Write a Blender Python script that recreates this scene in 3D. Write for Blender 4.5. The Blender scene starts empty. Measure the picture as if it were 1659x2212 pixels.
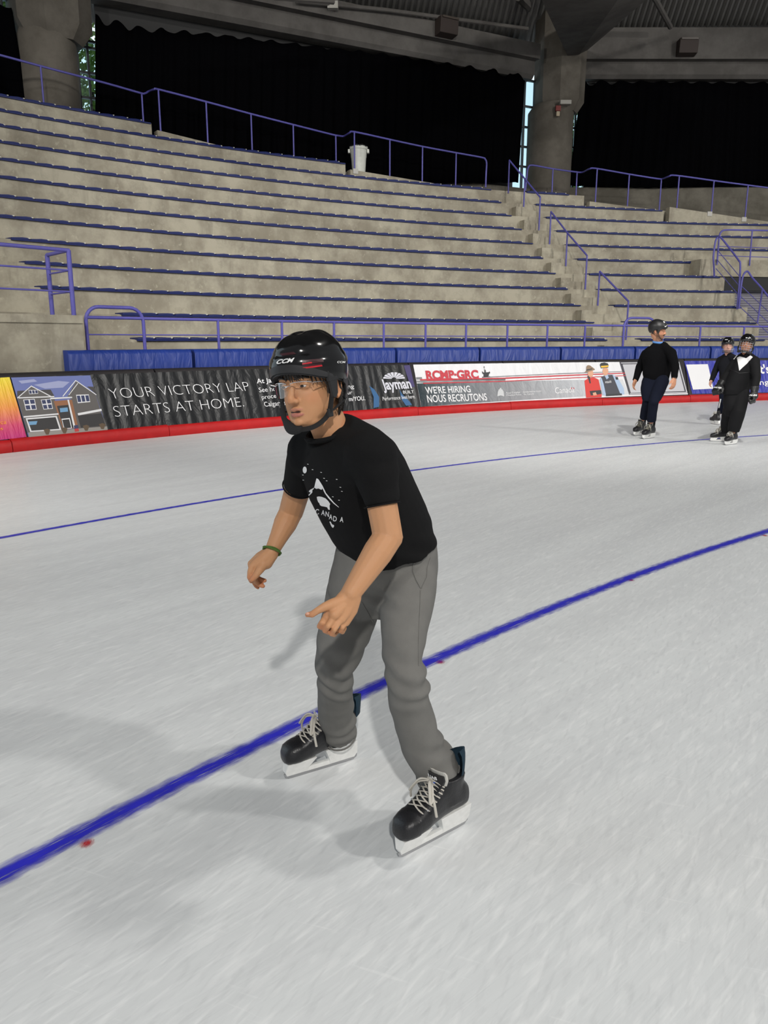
import bpy, bmesh, math, random
import numpy as np
from mathutils import Vector, Matrix, noise
from mathutils.bvhtree import BVHTree

random.seed(7)
rng = np.random.default_rng(7)
scn = bpy.context.scene
COL = scn.collection
rad = math.radians

# ------------------------------------------------------------------ camera model (metres, ice at z=0)
F_PX, PITCH, EYE = 1662.2, rad(12.587), 1.47
CEN = Vector((16.456, -7.655))            # centre of the oval's bend

def ray(px, py):
    x = (px - 829.5) / F_PX
    y = -(py - 1106.0) / F_PX
    return Vector((x, math.cos(PITCH) + y * math.sin(PITCH), -math.sin(PITCH) + y * math.cos(PITCH)))

def at(px, py, Y):
    d = ray(px, py)
    return Vector((0, 0, EYE)) + d * (Y / d.y)

def on_ground(px, py, z=0.0):
    d = ray(px, py)
    t = (z - EYE) / d.z
    return Vector((d.x * t, d.y * t, z))

def on_ring(px, py, R):
    d = ray(px, py)
    a = d.x ** 2 + d.y ** 2
    b = -(d.x * CEN.x + d.y * CEN.y)
    c = CEN.x ** 2 + CEN.y ** 2 - R * R
    t = (-b + math.sqrt(b * b - a * c)) / a
    return Vector((0, 0, EYE)) + d * t

def polar(p):
    return math.degrees(math.atan2(p.y - CEN.y, p.x - CEN.x)), math.hypot(p.x - CEN.x, p.y - CEN.y)

def PP(a, R, z):
    return Vector((CEN.x + R * math.cos(rad(a)), CEN.y + R * math.sin(rad(a)), z))

def ang(px, py, R):
    return polar(on_ring(px, py, R))[0]

# ------------------------------------------------------------------ materials
MATS = {}
def mat(name, col, rough=0.6, metal=0.0, spec=0.5, var=0.0, scale=8.0, bump=0.0, bscale=60.0, coat=0.0, stretch=None, col2=None):
    if name in MATS:
        return MATS[name]
    m = bpy.data.materials.new(name)
    m.use_nodes = True
    nt = m.node_tree
    b = nt.nodes['Principled BSDF']
    b.inputs['Base Color'].default_value = (*col, 1)
    b.inputs['Roughness'].default_value = rough
    b.inputs['Metallic'].default_value = metal
    b.inputs['Specular IOR Level'].default_value = spec
    if coat:
        b.inputs['Coat Weight'].default_value = coat
        b.inputs['Coat Roughness'].default_value = 0.08
    tc = nt.nodes.new('ShaderNodeTexCoord')
    src = tc.outputs['Object']
    if stretch:
        mp = nt.nodes.new('ShaderNodeMapping')
        mp.inputs['Scale'].default_value = stretch
        nt.links.new(src, mp.inputs['Vector'])
        src = mp.outputs['Vector']
    if var or col2:
        n = nt.nodes.new('ShaderNodeTexNoise')
        n.inputs['Scale'].default_value = scale
        n.inputs['Detail'].default_value = 6
        nt.links.new(src, n.inputs['Vector'])
        mx = nt.nodes.new('ShaderNodeMix')
        mx.data_type = 'RGBA'
        c2 = col2 or tuple(min(1, c * (1 + var)) for c in col)
        c1 = col if col2 else tuple(c * (1 - var) for c in col)
        mx.inputs[6].default_value = (*c1, 1)
        mx.inputs[7].default_value = (*c2, 1)
        rp = nt.nodes.new('ShaderNodeMapRange')
        rp.inputs[1].default_value = 0.3
        rp.inputs[2].default_value = 0.7
        nt.links.new(n.outputs['Fac'], rp.inputs[0])
        nt.links.new(rp.outputs[0], mx.inputs[0])
        nt.links.new(mx.outputs[2], b.inputs['Base Color'])
    if bump:
        n2 = nt.nodes.new('ShaderNodeTexNoise')
        n2.inputs['Scale'].default_value = bscale
        n2.inputs['Detail'].default_value = 4
        nt.links.new(src, n2.inputs['Vector'])
        bp = nt.nodes.new('ShaderNodeBump')
        bp.inputs['Strength'].default_value = bump
        bp.inputs['Distance'].default_value = 0.01
        nt.links.new(n2.outputs['Fac'], bp.inputs['Height'])
        nt.links.new(bp.outputs['Normal'], b.inputs['Normal'])
    MATS[name] = m
    return m

def s2l(r, g, b):
    f = lambda c: (c / 255 / 12.92) if c / 255 <= 0.04045 else ((c / 255 + 0.055) / 1.055) ** 2.4
    return (f(r), f(g), f(b))

M = {}
M['black_cloth'] = mat('black cotton', s2l(20, 20, 21), 0.9, spec=0.15, bump=0.3, bscale=900)
M['black_knit'] = mat('black knit', s2l(13, 13, 15), 0.95, spec=0.1, bump=0.3, bscale=300)
M['navy'] = mat('navy twill', s2l(18, 22, 36), 0.9, spec=0.15)
M['grey_twill'] = mat('grey twill', s2l(112, 111, 108), 0.88, spec=0.15, var=0.05, scale=25, bump=0.25, bscale=700)
M['black_gloss'] = mat('black helmet plastic', (0.004, 0.004, 0.0045), 0.13, spec=0.5, coat=0.0)
M['black_satin'] = mat('black plastic', (0.012, 0.012, 0.013), 0.42)
M['dark_grey'] = mat('dark grey plastic', (0.018, 0.018, 0.02), 0.5)
M['black_web'] = mat('black webbing', (0.008, 0.008, 0.009), 0.8, bump=0.4, bscale=800)
M['boot_black'] = mat('black boot leather', (0.010, 0.010, 0.012), 0.36, var=0.3, scale=30, bump=0.15, bscale=200)
M['white_plastic'] = mat('white blade holder plastic', (0.78, 0.78, 0.76), 0.35, var=0.05, scale=60)
M['steel'] = mat('blade steel', (0.45, 0.45, 0.46), 0.25, 1.0)
M['lace'] = mat('off white lace', s2l(205, 200, 190), 0.9, bump=0.5, bscale=900)
M['felt'] = mat('white felt', s2l(200, 198, 192), 0.95, bump=0.5, bscale=600)
M['teal'] = mat('teal lining', s2l(10, 42, 58), 0.85, bump=0.4, bscale=500)
M['white_print'] = mat('white print', (0.82, 0.82, 0.82), 0.6)
M['red_plastic'] = mat('red vent plastic', s2l(190, 25, 40), 0.35)
M['blue_print'] = mat('blue print', s2l(40, 90, 190), 0.5)
M['hair'] = mat('dark brown hair', (0.012, 0.008, 0.006), 0.45, var=0.4, scale=200, bump=0.5, bscale=400)
M['silver'] = mat('silver wire', (0.7, 0.7, 0.72), 0.25, 1.0)
M['bracelet'] = mat('green braided cord', s2l(74, 104, 40), 0.8, var=0.3, scale=300)
M['eye_white'] = mat('eye white', (0.62, 0.58, 0.55), 0.3)
M['eye_dark'] = mat('dark iris', (0.012, 0.008, 0.006), 0.2)
M['mouth'] = mat('mouth inside', (0.03, 0.008, 0.008), 0.6)
M['grey_web'] = mat('grey skate lining', s2l(165, 162, 150), 0.85, var=0.1, scale=90)
M['lime'] = mat('lime print', s2l(150, 190, 30), 0.5)
M['sky_collar'] = mat('light blue collar', s2l(90, 140, 205), 0.85)
M['white_cloth'] = mat('white cotton', s2l(225, 225, 225), 0.9)
M['black_pants'] = mat('black track fabric', (0.007, 0.007, 0.008), 0.8, spec=0.2)
M['wire'] = mat('cage wire', (0.45, 0.45, 0.47), 0.35, 0.8)

def skin_mat(name, tint=(1, 1, 1)):
    m = mat(name, (0.5, 0.3, 0.2), 0.55, spec=0.35, bump=0.08, bscale=350)
    nt = m.node_tree
    b = nt.nodes['Principled BSDF']
    a = nt.nodes.new('ShaderNodeAttribute')
    a.attribute_name = 'tone'
    nt.links.new(a.outputs['Color'], b.inputs['Base Color'])
    b.inputs['Subsurface Weight'].default_value = 0.08
    b.inputs['Subsurface Radius'].default_value = (0.01, 0.004, 0.002)
    b.inputs['Subsurface Scale'].default_value = 0.5
    return m
M['skin'] = skin_mat('skin')

def clear_mat(name, gloss=0.12, tint=(1, 1, 1)):
    m = bpy.data.materials.new(name)
    m.use_nodes = True
    nt = m.node_tree
    nt.nodes.remove(nt.nodes['Principled BSDF'])
    out = nt.nodes['Material Output']
    t = nt.nodes.new('ShaderNodeBsdfTransparent')
    t.inputs[0].default_value = (*tint, 1)
    g = nt.nodes.new('ShaderNodeBsdfGlossy')
    g.inputs['Roughness'].default_value = 0.05
    fr = nt.nodes.new('ShaderNodeFresnel')
    fr.inputs[0].default_value = 1.5
    mp = nt.nodes.new('ShaderNodeMath')
    mp.operation = 'MULTIPLY_ADD'
    mp.inputs[1].default_value = 0.4
    mp.inputs[2].default_value = gloss * 0.3
    nt.links.new(fr.outputs[0], mp.inputs[0])
    mx = nt.nodes.new('ShaderNodeMixShader')
    nt.links.new(mp.outputs[0], mx.inputs[0])
    nt.links.new(t.outputs[0], mx.inputs[1])
    nt.links.new(g.outputs[0], mx.inputs[2])
    nt.links.new(mx.outputs[0], out.inputs[0])
    return m
M['lens'] = clear_mat('clear lens', 0.06)
M['visor'] = clear_mat('clear visor', 0.35, (0.93, 0.92, 0.93))
M['window_glass'] = clear_mat('window glass', 0.1, (0.85, 0.95, 0.97))

# ------------------------------------------------------------------ object helpers
ORG = {}
def tag(o, label=None, cat=None, group=None, kind=None):
    if label: o['label'] = label
    if cat: o['category'] = cat
    if group: o['group'] = group
    if kind: o['kind'] = kind
    return o

def empty(name, loc, label, cat, group=None, kind=None):
    o = bpy.data.objects.new(name, None)
    o.location = loc
    o.empty_display_size = 0.1
    COL.objects.link(o)
    ORG[o] = Vector(loc)
    return tag(o, label, cat, group, kind)

def link_mesh(name, me, parent=None, org=None):
    o = bpy.data.objects.new(name, me)
    COL.objects.link(o)
    if parent is not None:
        g = ORG.get(parent, Vector((0, 0, 0)))
        me.transform(Matrix.Translation(-g))
        o.parent = parent
        ORG[o] = g
    elif org is not None:
        g = Vector(org)
        me.transform(Matrix.Translation(-g))
        o.location = g
        ORG[o] = g
    else:
        ORG[o] = Vector((0, 0, 0))
    return o

class MB:
    def __init__(self):
        self.v, self.f, self.m = [], [], []
    def add(self, vs, fs, mi=0):
        n = len(self.v)
        self.v += [Vector(p) for p in vs]
        self.f += [tuple(i + n for i in f) for f in fs]
        self.m += [mi] * len(fs)
        return self
    def box(self, c, hx, hy, hz, R=None, mi=0):
        c = Vector(c)
        R = R or Matrix.Identity(3)
        vs = [c + R @ Vector((sx * hx, sy * hy, sz * hz)) for sx in (-1, 1) for sy in (-1, 1) for sz in (-1, 1)]
        return self.add(vs, [(0, 1, 3, 2), (4, 6, 7, 5), (0, 4, 5, 1), (2, 3, 7, 6), (0, 2, 6, 4), (1, 5, 7, 3)], mi)
    def loft(self, rings, close=True, cap=True, mi=0):
        n = len(rings[0])
        vs = [p for r in rings for p in r]
        fs = []
        for i in range(len(rings) - 1):
            for j in range(n if close else n - 1):
                k = (j + 1) % n
                fs.append((i * n + j, i * n + k, (i + 1) * n + k, (i + 1) * n + j))
        if cap:
            fs.append(tuple(range(n - 1, -1, -1)))
            fs.append(tuple((len(rings) - 1) * n + j for j in range(n)))
        return self.add(vs, fs, mi)
    def tube(self, pts, r, n=8, mi=0, flat=1.0, up=None, caps=True):
        pts = [Vector(p) for p in pts]
        rs = r if isinstance(r, (list, tuple)) else [r] * len(pts)
        rings = []
        T0 = (pts[1] - pts[0]).normalized()
        u = Vector(up) if up is not None else (Vector((0, 0, 1)) if abs(T0.z) < 0.9 else Vector((1, 0, 0)))
        for i, p in enumerate(pts):
            if i == 0: T = pts[1] - pts[0]
            elif i == len(pts) - 1: T = pts[-1] - pts[-2]
            else: T = (pts[i + 1] - pts[i]).normalized() + (pts[i] - pts[i - 1]).normalized()
            T.normalize()
            s = T.cross(u)
            if s.length < 1e-5: s = T.orthogonal()
            s.normalize()
            w = s.cross(T).normalized()
            u = w
            rings.append([p + (s * math.cos(2 * math.pi * k / n) + w * math.sin(2 * math.pi * k / n) * flat) * rs[i] for k in range(n)])
        return self.loft(rings, True, caps, mi)
    def ell(self, c, ax, n=16, m=10, R=None, mi=0):
        c = Vector(c)
        R = R or Matrix.Identity(3)
        rings = []
        for i in range(m + 1):
            t = math.pi * (0.02 + 0.96 * i / m)
            rings.append([c + R @ Vector((ax[0] * math.sin(t) * math.cos(2 * math.pi * j / n), ax[1] * math.sin(t) * math.sin(2 * math.pi * j / n), -ax[2] * math.cos(t))) for j in range(n)])
        return self.loft(rings, True, True, mi)
    def limb(self, pts, rs, n=14, mi=0):
        """a rounded tapered limb: tube plus spheres at the joints"""
        self.tube(pts, list(rs), n, mi)
        for p, r in zip(pts, rs):
            self.ell(p, (r, r, r), n, 8, mi=mi)
        return self
    def prism(self, poly, A, B, O, T, mi=0):
        """polygon [(a,b)] in plane O + a*A + b*B, extruded by vector T"""
        A, B, O, T = Vector(A), Vector(B), Vector(O), Vector(T)
        n = len(poly)
        lo = [O + A * a + B * b for a, b in poly]
        hi = [p + T for p in lo]
        fs = [tuple(range(n)), tuple(range(2 * n - 1, n - 1, -1))]
        fs += [(i, (i + 1) % n, n + (i + 1) % n, n + i) for i in range(n)]
        return self.add(lo + hi, fs, mi)
    def mesh(self, name, mats):
        me = bpy.data.meshes.new(name)
        me.from_pydata([tuple(p) for p in self.v], [], self.f)
        for mt in mats: me.materials.append(mt)
        if len(mats) > 1: me.polygons.foreach_set('material_index', self.m)
        bm = bmesh.new()
        bm.from_mesh(me)
        bmesh.ops.recalc_face_normals(bm, faces=bm.faces)
        bm.to_mesh(me)
        bm.free()
        return me
    def build(self, name, mats, parent=None, org=None, smooth=False, bevel=0.0, sharp=40):
        if not isinstance(mats, (list, tuple)): mats = [mats]
        me = self.mesh(name, mats)
        if bevel:
            bm = bmesh.new()
            bm.from_mesh(me)
            ed = [e for e in bm.edges if len(e.link_faces) == 2 and e.calc_face_angle(0) > rad(30)]
            bmesh.ops.bevel(bm, geom=ed, offset=bevel, segments=2, affect='EDGES', profile=0.6)
            bm.to_mesh(me)
            bm.free()
        if smooth:
            me.shade_smooth()
            me.set_sharp_from_angle(angle=rad(sharp))
        return link_mesh(name, me, parent, org)
    def remeshed(self, name, mats, voxel, smooth=6, fac=0.5, wrinkle=None, noself=None):
        """fuse all the closed pieces into one continuous skin"""
        me = bpy.data.meshes.new('raw')
        me.from_pydata([tuple(p) for p in self.v], [], self.f)
        bm = bmesh.new(); bm.from_mesh(me)
        bmesh.ops.recalc_face_normals(bm, faces=bm.faces)
        bm.to_mesh(me); bm.free()
        o = bpy.data.objects.new('raw', me)
        COL.objects.link(o)
        md = o.modifiers.new('r', 'REMESH')
        md.mode = 'VOXEL'; md.voxel_size = voxel
        if smooth:
            sm = o.modifiers.new('s', 'SMOOTH')
            sm.factor = fac; sm.iterations = smooth
        dg = bpy.context.evaluated_depsgraph_get()
        res = bpy.data.meshes.new_from_object(o.evaluated_get(dg))
        bpy.data.objects.remove(o)
        bpy.data.meshes.remove(me)
        res.name = name
        if wrinkle:
            co = [v.co.copy() for v in res.vertices]
            no = [v.normal.copy() for v in res.vertices]
            out = []
            for c, q in zip(co, no): out += list(c + q * wrinkle(c, q))
            res.vertices.foreach_set('co', out)
            res.update()
        res.materials.clear()
        for mt in (mats if isinstance(mats, (list, tuple)) else [mats]): res.materials.append(mt)
        res.shade_smooth()
        return res

def bvh_of(o):
    me = o.data
    g = ORG.get(o, Vector((0, 0, 0)))
    return BVHTree.FromPolygons([v.co + g for v in me.vertices], [tuple(p.vertices) for p in me.polygons])

def catmull(pts, n=8):
    pts = [Vector(p) for p in pts]
    out = []
    P = [pts[0] * 2 - pts[1]] + pts + [pts[-1] * 2 - pts[-2]]
    for i in range(1, len(P) - 2):
        for k in range(n):
            t = k / n
            a, b, c, d = P[i - 1], P[i], P[i + 1], P[i + 2]
            out.append(0.5 * ((2 * b) + (c - a) * t + (2 * a - 5 * b + 4 * c - d) * t * t + (3 * b - a - 3 * c + d) * t ** 3))
    out.append(pts[-1])
    return out

# ------------------------------------------------------------------ lettering
_TX = {}
def text_geo(s, offset=0.0, shear=0.0):
    key = (s, offset, shear)
    if key in _TX: return _TX[key]
    cu = bpy.data.curves.new('t', 'FONT')
    cu.body = s
    cu.size = 1.0
    cu.offset = offset
    cu.shear = shear
    cu.resolution_u = 4
    o = bpy.data.objects.new('t', cu)
    COL.objects.link(o)
    dg = bpy.context.evaluated_depsgraph_get()
    dg.update()
    me = bpy.data.meshes.new_from_object(o.evaluated_get(dg))
    bm = bmesh.new(); bm.from_mesh(me)
    bmesh.ops.triangulate(bm, faces=bm.faces)
    vs = [(v.co.x, v.co.y) for v in bm.verts]
    bm.verts.index_update()
    fs = [tuple(v.index for v in f.verts) for f in bm.faces]
    bm.free()
    bpy.data.objects.remove(o); bpy.data.curves.remove(cu); bpy.data.meshes.remove(me)
    x0 = min(v[0] for v in vs); x1 = max(v[0] for v in vs)
    cap = 0.69
    vs = [((x - x0) / (x1 - x0), y / cap) for x, y in vs]
    _TX[key] = (vs, fs)
    return vs, fs

def add_text(mb, s, fn, mi=0, offset=0.0, shear=0.0):
    vs, fs = text_geo(s, offset, shear)
    mb.add([fn(u, v) for u, v in vs], fs, mi)

def tri_refine(poly, maxlen):
    """triangulate a 2-D polygon and split long edges"""
    bm = bmesh.new()
    f = bm.faces.new([bm.verts.new((x, y, 0)) for x, y in poly])
    bmesh.ops.triangulate(bm, faces=[f])
    for _ in range(6):
        ed = [e for e in bm.edges if e.calc_length() > maxlen]
        if not ed: break
        bmesh.ops.subdivide_edges(bm, edges=ed, cuts=1)
        bmesh.ops.triangulate(bm, faces=bm.faces)
    bm.verts.index_update()
    vs = [(v.co.x, v.co.y) for v in bm.verts]
    fs = [tuple(v.index for v in f.verts) for f in bm.faces]
    bm.free()
    return vs, fs

def add_hits(mb, pts, fs, mi=0):
    '''keep only the faces whose corners all landed on the surface, close together'''
    ok = [f for f in fs if all(pts[i] is not None for i in f) and max((pts[i] - pts[f[0]]).length for i in f) < 0.08]
    used = sorted({i for f in ok for i in f})
    ix = {i: k for k, i in enumerate(used)}
    mb.add([pts[i] for i in used], [tuple(ix[i] for i in f) for f in ok], mi)
# ================================================================== THE ARENA
def concrete(name, col, col2, stain=0.5, rough=0.85):
    m = bpy.data.materials.new(name)
    m.use_nodes = True
    nt = m.node_tree
    N, L = nt.nodes, nt.links
    b = N['Principled BSDF']
    b.inputs['Roughness'].default_value = rough
    b.inputs['Specular IOR Level'].default_value = 0.2
    tc = N.new('ShaderNodeTexCoord')
    def noise_(scale, detail, st=None, lo=0.35, hi=0.65):
        src = tc.outputs['Object']
        if st:
            mp = N.new('ShaderNodeMapping'); mp.inputs['Scale'].default_value = st
            L.new(src, mp.inputs['Vector']); src = mp.outputs['Vector']
        n = N.new('ShaderNodeTexNoise'); n.inputs['Scale'].default_value = scale; n.inputs['Detail'].default_value = detail
        n.inputs['Roughness'].default_value = 0.65
        L.new(src, n.inputs['Vector'])
        r = N.new('ShaderNodeMapRange'); r.inputs[1].default_value = lo; r.inputs[2].default_value = hi
        L.new(n.outputs['Fac'], r.inputs[0])
        return r.outputs[0]
    def mix(fac, a, c, w=1.0):
        x = N.new('ShaderNodeMix'); x.data_type = 'RGBA'
        if w != 1.0:
            q = N.new('ShaderNodeMath'); q.operation = 'MULTIPLY'; q.inputs[1].default_value = w
            L.new(fac, q.inputs[0]); fac = q.outputs[0]
        L.new(fac, x.inputs[0])
        for i, s in ((6, a), (7, c)):
            if isinstance(s, tuple): x.inputs[i].default_value = (*s, 1)
            else: L.new(s, x.inputs[i])
        return x.outputs[2]
    c = mix(noise_(0.9, 5, None, 0.4, 0.6), tuple(v * 0.92 for v in col), tuple(v * 1.06 for v in col2))
    c = mix(noise_(3.0, 8, None, 0.5, 0.75), c, tuple(v * 0.62 for v in col), stain)
    c = mix(noise_(2.2, 6, (1, 1, 0.12), 0.55, 0.75), c, tuple(v * 0.6 for v in col), stain * 0.8)
    c = mix(noise_(6.0, 9, None, 0.58, 0.72), c, tuple(min(1, v * 1.5) for v in col2), stain * 0.7)
    L.new(c, b.inputs['Base Color'])
    n2 = N.new('ShaderNodeTexNoise'); n2.inputs['Scale'].default_value = 25; n2.inputs['Detail'].default_value = 8
    L.new(tc.outputs['Object'], n2.inputs['Vector'])
    bp = N.new('ShaderNodeBump'); bp.inputs['Strength'].default_value = 0.25; bp.inputs['Distance'].default_value = 0.01
    L.new(n2.outputs['Fac'], bp.inputs['Height']); L.new(bp.outputs['Normal'], b.inputs['Normal'])
    return m

M['concrete'] = concrete('stand concrete', s2l(155, 148, 132), s2l(175, 169, 152), 0.75)
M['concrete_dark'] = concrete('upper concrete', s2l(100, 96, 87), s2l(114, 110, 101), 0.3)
M['paint_rail'] = mat('violet blue rail paint', s2l(92, 89, 166), 0.4, spec=0.4, var=0.06, scale=20)
M['seat_blue'] = mat('navy blue seat plastic', s2l(26, 38, 96), 0.5, spec=0.3)
M['seat_clip'] = mat('pale seat clip', s2l(205, 205, 200), 0.5)
M['pad_black'] = mat('black pad vinyl', s2l(42, 39, 41), 0.5, spec=0.35, bump=0.25, bscale=6, var=0.1, scale=4)
M['pad_red'] = mat('red kick strip', s2l(180, 28, 30), 0.5, spec=0.35, var=0.1, scale=6, bump=0.3, bscale=14)
M['curtain'] = mat('black curtain cloth', (0.0022, 0.0022, 0.0028), 1.0, spec=0.0)
M['ceiling'] = mat('grey roof deck', (0.2, 0.195, 0.185), 0.8, spec=0.2)
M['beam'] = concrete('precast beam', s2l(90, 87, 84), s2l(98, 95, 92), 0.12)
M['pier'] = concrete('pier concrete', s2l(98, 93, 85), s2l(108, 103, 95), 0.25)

def pad_blue_mat():
    m = mat('blue pad vinyl', s2l(33, 56, 132), 0.42, spec=0.4, var=0.08, scale=5)
    nt = m.node_tree
    b = nt.nodes['Principled BSDF']
    tc = nt.nodes['Texture Coordinate']
    mp = nt.nodes.new('ShaderNodeMapping'); mp.inputs['Scale'].default_value = (3.2, 3.2, 0.9); mp.inputs['Rotation'].default_value = (0.4, 0.5, 0.2)
    nt.links.new(tc.outputs['Object'], mp.inputs[0])
    n = nt.nodes.new('ShaderNodeTexNoise'); n.inputs['Scale'].default_value = 1.6; n.inputs['Detail'].default_value = 3; n.inputs['Distortion'].default_value = 0.8
    nt.links.new(mp.outputs[0], n.inputs['Vector'])
    bp = nt.nodes.new('ShaderNodeBump'); bp.inputs['Strength'].default_value = 0.55; bp.inputs['Distance'].default_value = 0.06
    nt.links.new(n.outputs['Fac'], bp.inputs['Height']); nt.links.new(bp.outputs[0], b.inputs['Normal'])
    return m
M['pad_blue'] = pad_blue_mat()

def banner_mat(name, stops, along='v', rough=0.38, ridge=14.0, amt=0.5):
    """printed vinyl; colour from a ramp along u or v of the banner, vertical wrinkles as bump"""
    m = bpy.data.materials.new(name)
    m.use_nodes = True
    nt = m.node_tree
    b = nt.nodes['Principled BSDF']
    b.inputs['Roughness'].default_value = rough
    b.inputs['Specular IOR Level'].default_value = 0.35
    uv = nt.nodes.new('ShaderNodeUVMap')
    sx = nt.nodes.new('ShaderNodeSeparateXYZ')
    nt.links.new(uv.outputs[0], sx.inputs[0])
    if len(stops) == 1:
        b.inputs['Base Color'].default_value = (*stops[0][1], 1)
    else:
        cr = nt.nodes.new('ShaderNodeValToRGB')
        e = cr.color_ramp.elements
        e[0].position, e[0].color = stops[0][0], (*stops[0][1], 1)
        e[1].position, e[1].color = stops[-1][0], (*stops[-1][1], 1)
        for p, c in stops[1:-1]:
            q = e.new(p); q.color = (*c, 1)
        nt.links.new(sx.outputs[0 if along == 'u' else 1], cr.inputs[0])
        nt.links.new(cr.outputs[0], b.inputs['Base Color'])
    mp = nt.nodes.new('ShaderNodeMapping'); mp.inputs['Scale'].default_value = (ridge, 1.6, 1)
    nt.links.new(uv.outputs[0], mp.inputs[0])
    n = nt.nodes.new('ShaderNodeTexNoise'); n.inputs['Scale'].default_value = 1.0; n.inputs['Detail'].default_value = 4; n.inputs['Distortion'].default_value = 1.2
    nt.links.new(mp.outputs[0], n.inputs['Vector'])
    bp = nt.nodes.new('ShaderNodeBump'); bp.inputs['Strength'].default_value = amt; bp.inputs['Distance'].default_value = 0.06
    nt.links.new(n.outputs['Fac'], bp.inputs['Height']); nt.links.new(bp.outputs[0], b.inputs['Normal'])
    return m

def ice_mat():
    m = bpy.data.materials.new('skated ice')
    m.use_nodes = True
    nt = m.node_tree
    N, L = nt.nodes, nt.links
    b = N['Principled BSDF']
    geo = N.new('ShaderNodeNewGeometry')
    def streak(rot, sc, scale, lo, hi, det=6):
        m0 = N.new('ShaderNodeMapping'); m0.inputs['Rotation'].default_value = (0, 0, rad(rot))
        L.new(geo.outputs['Position'], m0.inputs[0])
        mp = N.new('ShaderNodeMapping'); mp.inputs['Scale'].default_value = sc
        L.new(m0.outputs[0], mp.inputs[0])
        n = N.new('ShaderNodeTexNoise'); n.inputs['Scale'].default_value = scale; n.inputs['Detail'].default_value = det; n.inputs['Distortion'].default_value = 0.4
        L.new(mp.outputs[0], n.inputs['Vector'])
        r = N.new('ShaderNodeMapRange'); r.inputs[1].default_value = lo; r.inputs[2].default_value = hi
        L.new(n.outputs['Fac'], r.inputs[0])
        return r.outputs[0]
    def mix(fac, a, c, w=1.0):
        x = N.new('ShaderNodeMix'); x.data_type = 'RGBA'
        q = N.new('ShaderNodeMath'); q.operation = 'MULTIPLY'; q.inputs[1].default_value = w
        L.new(fac, q.inputs[0]); L.new(q.outputs[0], x.inputs[0])
        for i, s in ((6, a), (7, c)):
            if isinstance(s, tuple): x.inputs[i].default_value = (*s, 1)
            else: L.new(s, x.inputs[i])
        return x.outputs[2]
    base = (0.70, 0.72, 0.725)
    c = mix(streak(-45, (0.16, 1.5, 1), 3.0, 0.35, 0.65), base, (0.61, 0.625, 0.635), 0.7)
    c = mix(streak(-52, (0.8, 5.0, 1), 9.0, 0.50, 0.72, 10), c, (0.85, 0.86, 0.86), 0.5)
    c = mix(streak(-60, (1.0, 4.4, 1), 13.0, 0.52, 0.74, 10), c, (0.54, 0.555, 0.565), 0.5)
    c = mix(streak(20, (0.5, 6, 1), 9.0, 0.66, 0.74, 3), c, (0.86, 0.87, 0.87), 0.25)
    L.new(c, b.inputs['Base Color'])
    b.inputs['Roughness'].default_value = 0.42
    b.inputs['Specular IOR Level'].default_value = 0.22
    bp = N.new('ShaderNodeBump'); bp.inputs['Strength'].default_value = 0.12; bp.inputs['Distance'].default_value = 0.004
    L.new(streak(-42, (0.3, 5, 1), 12.0, 0.3, 0.7, 8), bp.inputs['Height'])
    L.new(bp.outputs[0], b.inputs['Normal'])
    return m
M['ice'] = ice_mat()

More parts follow.
